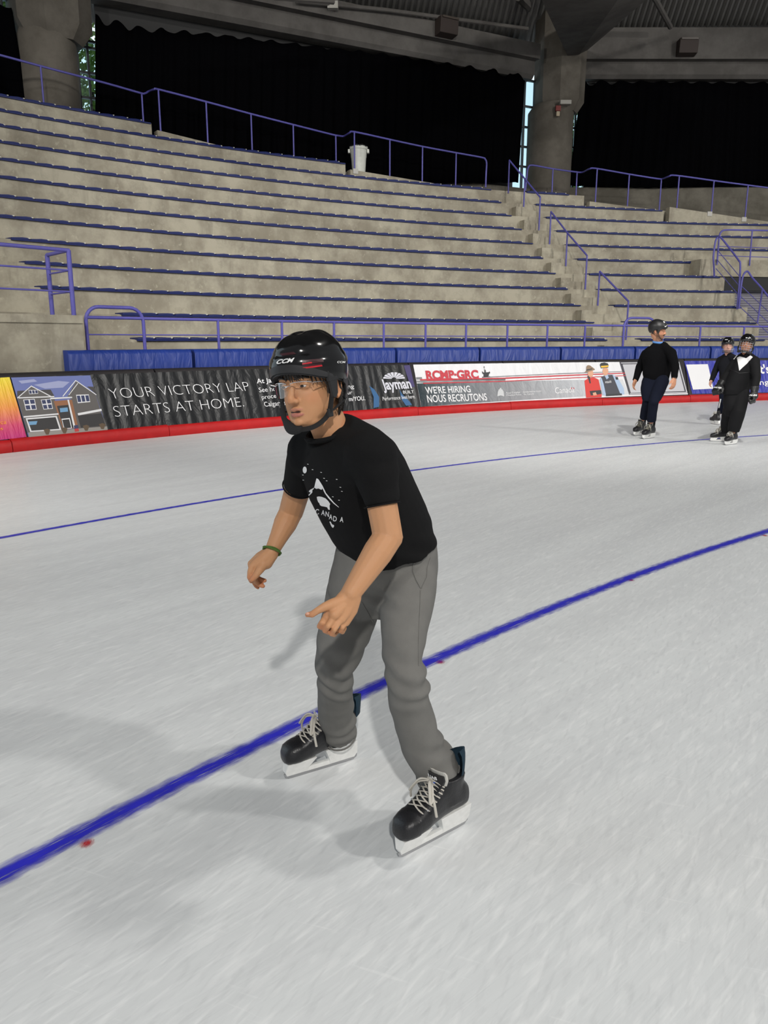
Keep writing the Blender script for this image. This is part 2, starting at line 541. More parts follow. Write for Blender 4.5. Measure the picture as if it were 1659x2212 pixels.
def ice_paint(name, col, edge=0.3, scr=0.5):
    """paint under the ice: soft ragged edges, scratched by blades"""
    m = bpy.data.materials.new(name)
    m.use_nodes = True
    nt = m.node_tree
    N, L = nt.nodes, nt.links
    b = N['Principled BSDF']
    b.inputs['Base Color'].default_value = (*col, 1)
    b.inputs['Roughness'].default_value = 0.45
    b.inputs['Specular IOR Level'].default_value = 0.2
    out = N['Material Output']
    uv = N.new('ShaderNodeUVMap')
    sx = N.new('ShaderNodeSeparateXYZ'); L.new(uv.outputs[0], sx.inputs[0])
    d = N.new('ShaderNodeMath'); d.operation = 'SUBTRACT'; d.inputs[1].default_value = 0.5
    L.new(sx.outputs[1], d.inputs[0])
    ab = N.new('ShaderNodeMath'); ab.operation = 'ABSOLUTE'; L.new(d.outputs[0], ab.inputs[0])
    mp = N.new('ShaderNodeMapping'); mp.inputs['Scale'].default_value = (5, 2.2, 1); mp.inputs['Rotation'].default_value = (0, 0, 0.03)
    L.new(uv.outputs[0], mp.inputs[0])
    n = N.new('ShaderNodeTexNoise'); n.inputs['Scale'].default_value = 3.0; n.inputs['Detail'].default_value = 7
    L.new(mp.outputs[0], n.inputs['Vector'])
    ad = N.new('ShaderNodeMath'); ad.operation = 'MULTIPLY_ADD'; ad.inputs[1].default_value = 0.35; 
    L.new(n.outputs['Fac'], ad.inputs[0]); L.new(ab.outputs[0], ad.inputs[2])
    r = N.new('ShaderNodeMapRange'); r.inputs[1].default_value = 0.60; r.inputs[2].default_value = 0.60 - edge
    L.new(ad.outputs[0], r.inputs[0])
    n2 = N.new('ShaderNodeTexNoise'); n2.inputs['Scale'].default_value = 6.0; n2.inputs['Detail'].default_value = 6; n2.inputs['Distortion'].default_value = 0.6
    mp2 = N.new('ShaderNodeMapping'); mp2.inputs['Scale'].default_value = (1.2, 4.0, 1); mp2.inputs['Rotation'].default_value = (0, 0, 0.35)
    L.new(uv.outputs[0], mp2.inputs[0]); L.new(mp2.outputs[0], n2.inputs['Vector'])
    r2 = N.new('ShaderNodeMapRange'); r2.inputs[1].default_value = 0.56; r2.inputs[2].default_value = 0.66; r2.inputs[3].default_value = 1.0; r2.inputs[4].default_value = 1 - scr
    L.new(n2.outputs['Fac'], r2.inputs[0])
    mu = N.new('ShaderNodeMath'); mu.operation = 'MULTIPLY'; L.new(r.outputs[0], mu.inputs[0]); L.new(r2.outputs[0], mu.inputs[1])
    t = N.new('ShaderNodeBsdfTransparent')
    mx = N.new('ShaderNodeMixShader')
    L.new(mu.outputs[0], mx.inputs[0]); L.new(t.outputs[0], mx.inputs[1]); L.new(b.outputs[0], mx.inputs[2])
    L.new(mx.outputs[0], out.inputs[0])
    return m
M['line_blue'] = ice_paint('blue line paint', s2l(48, 48, 190), 0.34, 0.6)
M['dot_red'] = ice_paint('red dot paint', s2l(190, 30, 45), 0.4, 0.6)

def sweep(mb, prof, a0, a1, step=0.6, mi=0, closed=True):
    n = max(2, int(abs(a1 - a0) / step) + 1)
    rings = []
    for i in range(n + 1):
        a = a0 + (a1 - a0) * i / n
        rings.append([PP(a, R, z) for R, z in prof])
    mb.loft(rings, closed, closed, mi)
    return mb

# ---- ice
mb = MB()
n = 120
vs = [Vector((CEN.x, CEN.y, 0))] + [PP(60 + 180 * i / n, 28.3, 0) for i in range(n + 1)]
mb.add(vs, [(0, i + 1, i + 2) for i in range(n)])
floor = mb.build('floor', M['ice'])
tag(floor, 'pale skated ice of the indoor oval', kind='structure')

def line_strip(name, pts, width, label):
    A = np.array([polar(on_ground(*p)) for p in pts])
    c = np.polyfit(A[:, 0], A[:, 1], 2)
    aa = np.linspace(A[:, 0].max() + 4, A[:, 0].min() - 4, 160)
    vs, uvs, s = [], [], 0
    prev = None
    for a in aa:
        R = np.polyval(c, a)
        p = PP(a, R, 0)
        if prev is not None: s += (p - prev).length
        prev = p
        vs += [PP(a, R - width / 2, 0.0015), PP(a, R + width / 2, 0.0015)]
        uvs += [(s, 0), (s, 1)]
    fs = [(2 * i, 2 * i + 1, 2 * i + 3, 2 * i + 2) for i in range(len(aa) - 1)]
    me = bpy.data.meshes.new(name)
    me.from_pydata([tuple(v) for v in vs], [], fs)
    uvl = me.uv_layers.new(name='UVMap')
    for l in me.loops: uvl.data[l.index].uv = uvs[l.vertex_index]
    me.materials.append(M['line_blue'])
    o = link_mesh(name, me)
    tag(o, label, kind='structure')
    return c
C1 = line_strip('lane_line', [(0, 1163), (300, 1107), (620, 1056), (870, 1020), (1300, 968), (1480, 953), (1659, 940)], 0.11, 'thin blue lane line curving across the ice behind the front skater')
C2 = line_strip('lane_line', [(0, 1899), (300, 1727), (690, 1545), (1000, 1395), (1300, 1272), (1659, 1147)], 0.128, 'broad blue lane line passing under the front skater')

def red_dot(px, py, r, label):
    c = on_ground(px, py)
    vs = [c + Vector((0, 0, 0.0012))]; uvs = [(0.5, 0.5)]
    for k in range(24):
        t = 2 * math.pi * k / 24
        vs.append(c + Vector((r * math.cos(t), r * math.sin(t), 0.0012))); uvs.append((0.5 + 0.3 * math.cos(t), 1.0))
    me = bpy.data.meshes.new('lane_dot')
    me.from_pydata([tuple(v) for v in vs], [], [(0, 1 + k, 1 + (k + 1) % 24) for k in range(24)])
    uvl = me.uv_layers.new(name='UVMap')
    for l in me.loops: uvl.data[l.index].uv = uvs[l.vertex_index]
    me.materials.append(M['dot_red'])
    tag(link_mesh('lane_dot', me), label, kind='structure')
for px, py, lb in ((187, 1822, 'red dot on the ice beside the blue line, lower left'), (950, 1430, 'red dot on the ice just right of the grey trousers'),
                   (1362, 1253, 'faint red dot on the ice below the blue line at right'), (1652, 1157, 'faint red dot at the right end of the blue line')):
    red_dot(px, py, 0.034 if px > 200 else 0.031, lb)

# ---- crash pads round the ice
R_FOOT, R_TOP, Z_RED, Z_TOP = 27.95, 28.27, 0.165, 1.03
PAD_J = [145.6, 140.13, 135.2, 129.75, 124.4, 119.43, 114.17, 108.89, 103.65, 98.4]
pad_where = ['under the yellow banner at far left', 'below the concrete block at the far left', 'under the large white slogan', 'behind the front skater', 'under the left end of the recruiting banner',
             'under the middle of the recruiting banner', 'below the two uniformed figures', 'behind the two small skaters', 'at the far right end']
for i in range(len(PAD_J) - 1):
    a0, a1 = PAD_J[i], PAD_J[i + 1]
    g = 0.03
    mid = PP((a0 + a1) / 2, 28.2, 0)
    root = empty('crash_pad', mid, 'black padded board with red kick strip, ' + pad_where[i], 'pad', 'crash pads along the ice')
    mb = MB()
    sweep(mb, [(R_FOOT + 0.012, 0.05), (R_FOOT + 0.055, Z_RED), (R_TOP - 0.01, Z_TOP - 0.03), (R_TOP + 0.02, Z_TOP), (28.42, Z_TOP), (28.42, 0.0), (28.0, 0.0)], a0 - g, a1 + g)
    mb.build('pad_body', M['pad_black'], root, smooth=True, sharp=50)
    mb = MB()
    zr = Z_RED + (0.012 if i % 2 else 0.0)
    sweep(mb, [(R_FOOT - 0.02, 0.0), (R_FOOT - 0.035, 0.03), (R_FOOT - 0.02, zr - 0.03), (R_FOOT + 0.02, zr), (R_FOOT + 0.052, zr), (R_FOOT + 0.01, 0.05), (R_FOOT, 0.0)], a0 - 0.01, a1 + 0.01, 0.3)
    o = mb.build('kick_strip', M['pad_red'], root, smooth=True, sharp=50)
    o['label'] = 'red kick strip'

def board_pt(a, v, off=0.012):
    """point on the sloping pad face: a = bearing in degrees, v = 0 foot .. 1 top edge"""
    R = (R_FOOT + 0.055) + (R_TOP - 0.01 - R_FOOT - 0.055) * v
    z = Z_RED + (Z_TOP - 0.03 - Z_RED) * v
    return PP(a, R - off * 0.95, z + off * 0.3)
def board_av(px, py):
    R = 28.1
    for _ in range(8):
        p = on_ring(px, py, R)
        v = (p.z - Z_RED) / (Z_TOP - 0.03 - Z_RED)
        R = (R_FOOT + 0.055) + (R_TOP - 0.01 - R_FOOT - 0.055) * v
    return polar(p)[0], v
def board_px(px, py, off=0.012):
    a, v = board_av(px, py)
    return board_pt(a, v, off)

def banner(name, root, corners, m, thick=0.01, off=0.008, nu=40, nv=6, amp=0.0, freq=90):
    """vinyl sheet between four picture corners TL TR BR BL lying on the pads"""
    TL, TR, BR, BL = [Vector((*board_av(*c), 0)) for c in corners]
    vs, uvs, fs = [], [], []
    for i in range(nu + 1):
        for j in range(nv + 1):
            u, w = i / nu, j / nv
            p = (BL * (1 - u) + BR * u) * (1 - w) + (TL * (1 - u) + TR * u) * w
            vs.append(board_pt(p.x, p.y, off + amp * math.sin(p.x * freq + 2 * noise.noise((p.x * 3, w * 2, 0))) * (0.5 + 0.5 * math.sin(math.pi * w))))
            uvs.append((u, w))
    for i in range(nu):
        for j in range(nv):
            q = i * (nv + 1) + j
            fs.append((q, q + nv + 1, q + nv + 2, q + 1))
    me = bpy.data.meshes.new(name)
    me.from_pydata([tuple(v) for v in vs], [], fs)
    uvl = me.uv_layers.new(name='UVMap')
    for l in me.loops: uvl.data[l.index].uv = uvs[l.vertex_index]
    me.materials.append(m)
    me.shade_smooth()
    o = link_mesh(name, me, root)
    return o

def bprint(mb, polys, mi, off, fn=None):
    """flat printed shapes given by picture points"""
    for poly in (polys if isinstance(polys[0][0], (tuple, list)) else [polys]):
        q = [fn(*p) if fn else p for p in poly]
        av = [board_av(*p) for p in q]
        sc = 0.02
        vs, fs = tri_refine([(a, v * 2) for a, v in av], 0.45)
        mb.add([board_pt(a, v / 2, off) for a, v in vs], fs, mi)

def tlines(root, m, name, rows):
    for a in rows:
        kw = a[-1] if isinstance(a[-1], dict) else {}
        ar = a[:-1] if kw else a
        mb = MB(); btext(mb, *ar, **kw)
        mb.build(name, m, root)

def btext(mb, s, BLp, BRp, TLp, mi=0, offset=0.0, shear=0.0, off=0.018):
    O = Vector(board_av(*BLp)); U = Vector(board_av(*BRp)) - O; V = Vector(board_av(*TLp)) - O
    add_text(mb, s, lambda u, v: board_pt(*(O + U * u + V * v), off), mi, offset, shear)

PR = {}
def pm(name, r, g, b, rough=0.45):
    if name not in PR: PR[name] = mat('print ' + name, s2l(r, g, b), rough)
    return PR[name]
WHITE = pm('white', 228, 228, 230)

# --- yellow-magenta banner at the far left
b0 = empty('banner', board_pt(140.5, 0.5), 'yellow to magenta banner cut off by the left edge', 'banner', 'advertising banners')
banner('banner_sheet', b0, [(-160, 826), (20, 815), (57, 944), (-140, 968)], banner_mat('yellow magenta vinyl', [(0.0, s2l(196, 40, 122)), (0.22, s2l(214, 70, 110)), (0.5, s2l(240, 150, 70)), (0.8, s2l(248, 200, 60)), (1.0, s2l(246, 224, 60))], amt=0.3), amp=0.003, freq=40)
tlines(b0, pm('orange', 250, 160, 40), 'lettering', [
    ('.ca', (-3, 918), (13, 916), (-4, 909)),
    ('s', (0, 930), (6, 929), (-1, 923)),
])

# --- black home-builder banner
b1 = empty('banner', board_pt(130.0, 0.5), 'wrinkled black banner with a house picture and large white slogan', 'banner', 'advertising banners')
banner('banner_sheet', b1, [(23, 816), (884, 788), (904, 880), (62, 946)], banner_mat('black vinyl', [(0, s2l(30, 31, 33))], rough=0.34, ridge=26, amt=0.4), nu=200, amp=0.006, freq=17)
Zc = lambda x, y: (0.3617 * x, 640 + 0.3617 * y)
tlines(b1, WHITE, 'lettering', [
    ('YOUR VICTORY LAP', Zc(663, 615), Zc(1492, 566), Zc(638, 552), dict(offset=-0.022)),
    ('STARTS AT HOME.', Zc(686, 723), Zc(1456, 660), Zc(668, 657), dict(offset=-0.022)),
    ('At Jay', (554, 829), (593, 826), (552, 819), dict(offset=0.012)),
    ('See ho', (559, 848), (596, 845), (557, 838)),
    ('proces', (565, 863), (601, 859), (563, 854)),
    ('Calgary s', (571, 879), (617, 875), (568, 869)),
    ('ng', (750, 839.5), (764, 839), (749, 831)),
    ('ur', (750, 852.5), (760, 852), (749, 844)),
    ('m/YOU.', (753, 867), (788, 865), (752, 858), dict(offset=0.012)),
    ('Performance lives here.', (826, 866), (896, 860.5), (825, 858)),
    ('BUILT', (870, 851), (893, 850), (869, 844.5), dict(offset=0.008)),
])
mb = MB()
btext(mb, 'Jayman', (827, 842), (889, 838.5), (820, 821), offset=0.03)
cx, cy = 850, 819
for k in range(8):
    t0, t1 = math.pi * (1 - k / 8) - 0.04, math.pi * (1 - (k + 1) / 8) + 0.04
    for r0, r1 in ((4, 10.5), (11.2, 22)):
        pass
    bprint(mb, [(cx + 5 * math.cos(t0), cy - 3.4 * math.sin(t0)), (cx + 23 * math.cos(t0), cy - 14 * math.sin(t0)),
                (cx + 24 * math.cos((t0 + t1) / 2), cy - 14.6 * math.sin((t0 + t1) / 2)), (cx + 23 * math.cos(t1), cy - 14 * math.sin(t1)), (cx + 5 * math.cos(t1), cy - 3.4 * math.sin(t1))], 0, 0.018)
mb.build('logo', pm('silver', 205, 205, 215), b1)
for poly in ([(797, 834), (808, 842), (818, 858), (818, 879), (806, 882), (806, 858)], [(862, 842), (868, 852), (884, 868), (889, 875), (876, 877), (866, 862)]):
    mb = MB(); bprint(mb, poly, 0, 0.017); mb.build('blue_streak', pm('streak', 40, 92, 140), b1)
mb = MB()
bprint(mb, [(871, 790), (884, 789), (895, 836), (886, 836)], 0, 0.0165)
mb.build('purple_strip', pm('purple', 62, 52, 104), b1)

# the printed house
H = lambda x, y: (0.2411 * x, 780 + 0.2411 * y)
hm = [pm('sky', 104, 116, 176), pm('siding', 92, 88, 86), WHITE, pm('pane', 40, 50, 92), pm('timber', 150, 98, 62), pm('dark', 38, 36, 38), pm('drive', 148, 144, 138), pm('cloud', 160, 166, 204), pm('roof', 62, 58, 60), pm('sign red', 190, 50, 50), pm('bush', 92, 72, 48), pm('glint', 110, 160, 200)]
mb = MB()
hp = lambda poly, mi, off: bprint(mb, poly, mi, off, H)
hp([(95, 150), (805, 130), (850, 290), (960, 620), (330, 690), (250, 682)], 0, 0.0145)
hp([(300, 215), (520, 180), (620, 190), (560, 240), (400, 250)], 7, 0.0155)
hp([(160, 180), (300, 165), (330, 185), (190, 205)], 7, 0.0155)
hp([(150, 270), (240, 265), (160, 325), (150, 320)], 8, 0.0155); hp([(330, 262), (450, 258), (485, 320), (450, 320)], 8, 0.0155)
hp([(775, 230), (835, 232), (862, 290), (840, 285)], 8, 0.0155)
hp([(150, 330), (275, 222), (455, 316), (480, 320), (545, 625), (240, 645)], 1, 0.0165)
hp([(600, 320), (675, 185), (850, 292), (905, 470), (955, 590), (700, 625), (640, 350)], 1, 0.0165)
hp([(205, 500), (520, 480), (560, 620), (250, 650)], 1, 0.0168)
for a, b_, w in (((147, 332), (275, 222), 9), ((275, 222), (457, 318), 9), ((555, 316), (672, 172), 9), ((672, 172), (860, 302), 8), ((610, 305), (690, 200), 7)):
    dx, dy = b_[0] - a[0], b_[1] - a[1]; l = math.hypot(dx, dy); nx, ny = -dy / l * w / 2 * 2, dx / l * w / 2 * 2
    hp([a, b_, (b_[0] + nx * 0.9, b_[1] + ny * 0.9), (a[0] + nx * 0.9, a[1] + ny * 0.9)], 2, 0.0185)
hp([(160, 328), (480, 316), (483, 326), (163, 338)], 2, 0.0185)
hp([(445, 332), (640, 322), (643, 334), (448, 345)], 2, 0.0186)
def hwin(q, nx, ny):
    hp(q, 2, 0.0185)
    (x0, y0), (x1, y1), (x2, y2), (x3, y3) = q
    for i in range(nx):
        for j in range(ny):
            def P(u, v): return (x0 + (x1 - x0) * u + (x3 - x0) * v + (x2 - x1 - x3 + x0) * u * v, y0 + (y1 - y0) * u + (y3 - y0) * v + (y2 - y1 - y3 + y0) * u * v)
            m_ = 0.12
            u0, u1, v0, v1 = (i + m_) / nx, (i + 1 - m_) / nx, (j + m_) / ny, (j + 1 - m_) / ny
            hp([P(u0, v0), P(u1, v0), P(u1, v1), P(u0, v1)], 3, 0.0195)
hwin([(203, 348), (305, 341), (325, 437), (227, 444)], 2, 2)
hwin([(360, 349), (450, 340), (470, 430), (385, 437)], 2, 2)
hwin([(250, 262), (333, 261), (337, 295), (258, 300)], 3, 1)
hwin([(676, 305), (790, 301), (804, 370), (692, 380)], 3, 1)
hp([(205, 497), (520, 470), (523, 482), (208, 510)], 2, 0.0185)
hp([(225, 515), (503, 493), (545, 620), (265, 638)], 2, 0.0185)
hp([(240, 527), (493, 505), (527, 610), (277, 627)], 5, 0.0195)
hp([(250, 545), (330, 540), (320, 572), (258, 576)], 11, 0.0198)
hp([(690, 470), (903, 430), (907, 450), (697, 490)], 2, 0.0185)
hp([(690, 492), (905, 470), (940, 580), (720, 600)], 5, 0.0185)
hp([(475, 362), (640, 348), (697, 600), (560, 618)], 4, 0.0185)
hp([(505, 405), (612, 395), (655, 600), (565, 612)], 5, 0.0195)
hp([(545, 520), (620, 512), (640, 605), (567, 612)], 2, 0.0198); hp([(552, 530), (614, 523), (632, 600), (572, 606)], 5, 0.0201)
hp([(598, 350), (612, 349), (672, 600), (655, 603)], 2, 0.0201)
hp([(530, 425), (600, 418), (605, 455), (535, 462)], 11, 0.0199)
hp([(248, 642), (560, 618), (955, 588), (960, 622), (333, 690), (255, 686)], 6, 0.0195)
hp([(655, 580), (692, 575), (697, 605), (660, 610)], 3, 0.0205); hp([(660, 610), (697, 605), (703, 632), (666, 637)], 9, 0.0205)
for x, y in ((415, 640), (570, 628), (765, 605), (910, 590)):
    hp([(x - 30, y - 22), (x + 5, y - 32), (x + 30, y - 20), (x + 15, y + 22), (x - 8, y + 22)], 10, 0.0203)
o = mb.build('house_picture', hm, b1)
o['label'] = 'printed picture of a gabled house'

# --- white and grey recruiting banner
b2 = empty('banner', board_pt(115.0, 0.5), 'white and grey recruiting banner with red lettering and two uniformed figures', 'banner', 'advertising banners')
banner('banner_sheet', b2, [(892, 788), (1466, 781), (1486, 852), (909, 879)], banner_mat('white vinyl', [(0, s2l(226, 226, 229))], ridge=30, amt=0.25), nu=140, amp=0.003, freq=11)
Q = lambda x, y: (860 + 0.2652 * x, 740 + 0.2652 * y)
V3 = lambda x, y: (1200 + 0.2767 * x, 740 + 0.2767 * y)
# lower grey panel with a printed left-to-right gradient
gm = banner_mat('grey gradient print', [(0.0, s2l(34, 48, 54)), (0.12, s2l(84, 92, 98)), (0.45, s2l(142, 143, 147)), (0.78, s2l(184, 187, 192)), (1.0, s2l(206, 208, 212))], along='u', ridge=30, amt=0.35)
o = banner('lower_panel', b2, [Q(150, 335), V3(520, 288), V3(572, 404), Q(186, 524)], gm, off=0.0125, nu=120, amp=0.003, freq=11)
mb = MB()
R_, G_, K_ = 0, 1, 2
bprint(mb, [[Q(175, 300), Q(870, 287), Q(871, 297), Q(178, 311)], [Q(870, 286), V3(545, 236), V3(547, 243), Q(871, 297)]], 0, 0.0165)
bprint(mb, [[Q(200, 330), Q(870, 314), Q(871, 321), Q(203, 338)], [Q(870, 313), V3(550, 256), V3(551, 261), Q(871, 320)]], 0, 0.0165)
mb.build('red_stripe', pm('stripe red', 196, 44, 58), b2)
mb = MB()
bprint(mb, [[Q(145, 312), Q(870, 299), Q(871, 306), Q(147, 321)], [Q(148, 325), Q(870, 308), Q(871, 312), Q(149, 330)], [Q(680, 282), Q(1300, 253), Q(1301, 258), Q(681, 288)], [Q(1300, 252), V3(545, 225), V3(546, 229), Q(1301, 258)], [Q(142, 284), Q(190, 283), Q(193, 300), Q(146, 302)]], 0, 0.0163)
mb.build('grey_stripe', pm('stripe grey', 120, 122, 126), b2)
mb = MB()
btext(mb, 'RCMP\u00b7GRC', Q(228, 300), Q(655, 291), Q(218, 234), offset=0.045)
bprint(mb, [Q(226, 296), Q(440, 291), Q(441, 311), Q(230, 315)], 0, 0.0172)
mb.build('red_lettering', pm('letter red', 190, 48, 62), b2)
tlines(b2, pm('ink', 40, 42, 46), 'small_lettering', [
    ('ROYAL CANADIAN MOUNTED POLICE \u2022 GENDARMERIE ROYALE DU CANADA', Q(440, 313), Q(872, 303), Q(440, 304), dict(off=0.0185)),
])
tlines(b2, WHITE, 'white_lettering', [
    ("WE'RE HIRING", Q(224, 418), Q(590, 405), Q(212, 364), dict(offset=0.012)),
    ('NOUS RECRUTONS', Q(238, 489), Q(723, 471), Q(227, 431), dict(offset=0.012)),
    ('Royal Canadian    Gendarmerie royale', Q(878, 419), Q(1163, 402), Q(876, 405)),
    ('Mounted Police    du Canada', Q(880, 437), Q(1103, 425), Q(878, 423)),
    ('Canada', Q(1276, 417), Q(1433, 406), Q(1271, 368)),
])
for x_ in (1406, 1424):
    mb = MB()
    bprint(mb, [Q(x_, 368), Q(x_ + 6, 367), Q(x_ + 7, 380), Q(x_ + 1, 381)], 0, 0.0185)
    mb.build('flag_mark', pm('letter red', 190, 48, 62), b2)
mb = MB()
bprint(mb, [Q(804, 440), Q(808, 405), Q(815, 385), Q(829, 377), Q(845, 384), Q(855, 400), Q(860, 440), Q(832, 432)], 0, 0.0175)
bprint(mb, [Q(824, 378), Q(828, 370), Q(836, 370), Q(838, 378)], 0, 0.0176)
mb.build('crest', pm('crest grey', 196, 198, 200), b2)
mb = MB()
bprint(mb, [Q(690, 246), Q(733, 243), Q(741, 236), Q(746, 250), Q(736, 258), Q(730, 262), Q(734, 274), Q(727, 277), Q(722, 264), Q(702, 264), Q(699, 278), Q(692, 278), Q(692, 260), Q(682, 253), Q(679, 233)], 0, 0.0185)
bprint(mb, [Q(699, 247), Q(700, 228), Q(704, 221), Q(709, 228), Q(711, 247)], 0, 0.0185)
bprint(mb, [Q(697, 205), Q(699, 205), Q(702, 240), Q(699, 240)], 0, 0.0185)
bprint(mb, [Q(693, 197), Q(700, 195), Q(700, 206), Q(694, 207)], 0, 0.0185)
bprint(mb, [Q(680, 280), Q(745, 277), Q(745, 281), Q(680, 284)], 0, 0.0185)
mb.build('horse_emblem', pm('ink', 40, 42, 46), b2)
mb = MB()
pmats = [pm('hat tan', 140, 116, 92), pm('face', 214, 160, 130), pm('tunic red', 208, 50, 42), pm('ink', 40, 42, 46), pm('vest', 58, 60, 70), pm('shirt blue', 164, 186, 214), pm('cap band', 226, 180, 50), WHITE]
vp = lambda poly, mi, off: bprint(mb, poly, mi, off, V3)
vp([(222, 300), (256, 278), (300, 274), (332, 290), (357, 400), (356, 427), (235, 432)], 2, 0.0175)
vp([(245, 262), (262, 258), (272, 318), (262, 322)], 3, 0.0182)
vp([(262, 380), (352, 372), (357, 402), (272, 414)], 3, 0.0182)
vp([(286, 395), (310, 388), (320, 412), (292, 416)], 1, 0.0188)
vp([(270 + 22 * math.cos(t * math.pi / 6), 242 + 30 * math.sin(t * math.pi / 6)) for t in range(12)], 1, 0.0185)
vp([(219, 236), (236, 222), (237, 192), (247, 178), (266, 180), (280, 203), (304, 210), (300, 216), (270, 225)], 0, 0.019)
vp([(237, 213), (282, 203), (283, 210), (238, 221)], 3, 0.0195)
vp([(346, 282), (395, 252), (446, 252), (482, 276), (530, 360), (534, 405), (500, 408), (392, 418), (366, 408)], 5, 0.0175)
vp([(352, 268), (388, 258), (440, 252), (456, 290), (502, 402), (392, 418), (371, 322)], 4, 0.018)
vp([(376, 256), (402, 252), (412, 275), (396, 290)], 5, 0.0184)
vp([(462, 272), (482, 270), (487, 290), (468, 292)], 3, 0.0184)
vp([(388, 405), (512, 398), (516, 412), (390, 420)], 3, 0.0184)
vp([(386 + 23 * math.cos(t * math.pi / 6), 226 + 34 * math.sin(t * math.pi / 6)) for t in range(12)], 1, 0.0186)
vp([(343, 175), (350, 162), (376, 157), (404, 164), (411, 180), (408, 196), (352, 202)], 3, 0.019)
vp([(350, 184), (409, 179), (409, 192), (353, 198)], 6, 0.0195)
o = mb.build('officer_picture', pmats, b2)
o['label'] = 'printed picture of two uniformed officers'
tlines(b2, WHITE, 'vest_lettering', [
    ('POLICE', V3(386, 320), V3(432, 313), V3(384, 306), dict(offset=0.02, off=0.0195)),
])
# dark square panel at the end of this banner
mb = MB()
vp([(496, 152), (962, 146), (1028, 396), (572, 408)], 0, 0.0165)
mb.build('dark_panel', pm('panel ink', 52, 50, 60), b2)
mb = MB()
for q in ([(506, 158), (954, 152), (956, 159), (510, 165)], [(954, 152), (962, 152), (1026, 392), (1017, 392)], [(576, 398), (1022, 387), (1024, 395), (578, 405)]):
    vp(q, 0, 0.0175)
vp([(520, 172), (948, 164), (1004, 380), (584, 394)], 0, 0.017)
mb.build('panel_border', pm('panel grey', 188, 188, 193), b2)

# --- royal blue banner on the right
b3 = empty('banner', board_pt(105.5, 0.5), 'royal blue banner with a white square behind the two small skaters', 'banner', 'advertising banners')
banner('banner_sheet', b3, [(1477, 780), (1800, 778), (1815, 846), (1495, 851)], banner_mat('blue vinyl', [(0, s2l(48, 54, 158))], ridge=34, amt=0.6), nu=80, amp=0.005, freq=13)
mb = MB()
bprint(mb, [(1481, 788), (1528, 787), (1540, 840), (1496, 842)], 0, 0.0165)
mb.build('white_square', WHITE, b3)
tlines(b3, WHITE, 'lettering', [
    ("t's", (1641, 807), (1664, 806), (1637, 789), dict(offset=0.03)),
    ('ing', (1635, 832), (1661, 831), (1633, 821), dict(offset=0.012)),
])

# ---- blue pads behind the boards
BJ = [137.82, 133.54, 129.1, 124.71, 120.38, 115.85, 111.51, 107.0, 102.6]
bwhere = ['leftmost, beside the concrete block', 'above the large white slogan', 'behind the front skater', 'above the left end of the white banner', 'above the middle of the white banner',
          'above the printed officers', 'behind the man in the black sweater', 'behind the two small skaters', 'at the far right edge']
for i in range(len(BJ) - 1):
    a0, a1 = BJ[i] - 0.06, BJ[i + 1] + 0.06
    mb = MB()
    R0_, R1_, z0_, z1_ = 28.47, 28.82, 0.0, 1.325
    sweep(mb, [(R0_, 0.05), (R0_ - 0.01, z1_ - 0.07), (R0_ + 0.02, z1_ - 0.015), (R0_ + 0.07, z1_), (R1_ - 0.05, z1_), (R1_, z1_ - 0.03), (R1_, z0_), (R0_ + 0.02, z0_)], a0, a1)
    o = mb.build('wall_pad', M['pad_blue'], org=PP((a0 + a1) / 2, 28.6, 0), smooth=True, sharp=60)
    tag(o, 'blue vinyl wall pad, ' + bwhere[i], 'pad', 'blue wall pads')

# ---- the concrete stand
SR0, SD, SZ0, SH = 30.9631, 0.5825, 1.475, 0.4781
def tier(k): return SR0 + k * SD, SZ0 + k * SH
A_L, A_VOM = 147.0, 101.2          # left end (out of frame) and left wall of the tunnel at right
def px_a(px, k, dR=0.0):
    R, z = tier(k); R += dR
    lo, hi = -300.0, 1100.0
    for _ in range(40):
        m_ = (lo + hi) / 2
        if on_ring(px, m_, R).z > z: lo = m_
        else: hi = m_
    return polar(on_ring(px, lo, R))[0]
a12 = px_a(327, 12); a11 = px_a(746, 11); a10 = px_a(1262, 10); a9 = px_a(1434, 9)
A_R = 88.0
ends = {0: px_a(1660, 0), 1: px_a(1641, 1), 2: px_a(1615, 2), 3: px_a(1589, 3), 4: px_a(1566, 4), 5: px_a(1542, 5), 6: A_R, 7: A_R, 8: A_R, 9: a9, 10: a10, 11: a11, 12: a12}
mb = MB()
for k in range(13):
    R, z = tier(k)
    back = R + SD * (1.0 if k < 12 else 2.2) + 0.02
    zb = 0.0 if k == 0 else z - SH * 1.6
    if k == 6:
        sweep(mb, [(R, z - SH * 1.6), (R, z), (back, z), (back, z - SH * 1.6)], A_L, A_VOM)
        sweep(mb, [(R, z - SH * 1.05), (R, z), (back, z), (back, z - SH * 1.05)], A_VOM, A_R)
    else:
        sweep(mb, [(R, zb), (R, z), (back, z), (back, zb)], A_L, ends[k])
# curved curbs behind the cut-off upper rows
def curb(pxs, tops, R, k):
    zb = tier(k)[1] - 0.3
    rings = []
    for i in range(13):
        t = i / 12
        px = pxs[0] + (pxs[1] - pxs[0]) * t
        py = tops[0] + (tops[1] - tops[0]) * t
        p = on_ring(px, py, R)
        a = polar(p)[0]
        rings.append([PP(a, R, zb), PP(a, R, p.z), PP(a, R + 0.25, p.z), PP(a, R + 0.25, zb)])
    mb.loft(rings)
curb((340, 505), (281, 322), tier(12)[0], 11)
curb((757, 985), (366, 404), tier(11)[0], 10)
curb((1274, 1440), (435, 456), tier(10)[0], 9)
curb((1447, 1700), (447, 485), tier(9)[0], 8)
stand = mb.build('concrete_stand', M['concrete'])
tag(stand, 'stepped concrete grandstand rising behind the boards', kind='structure')
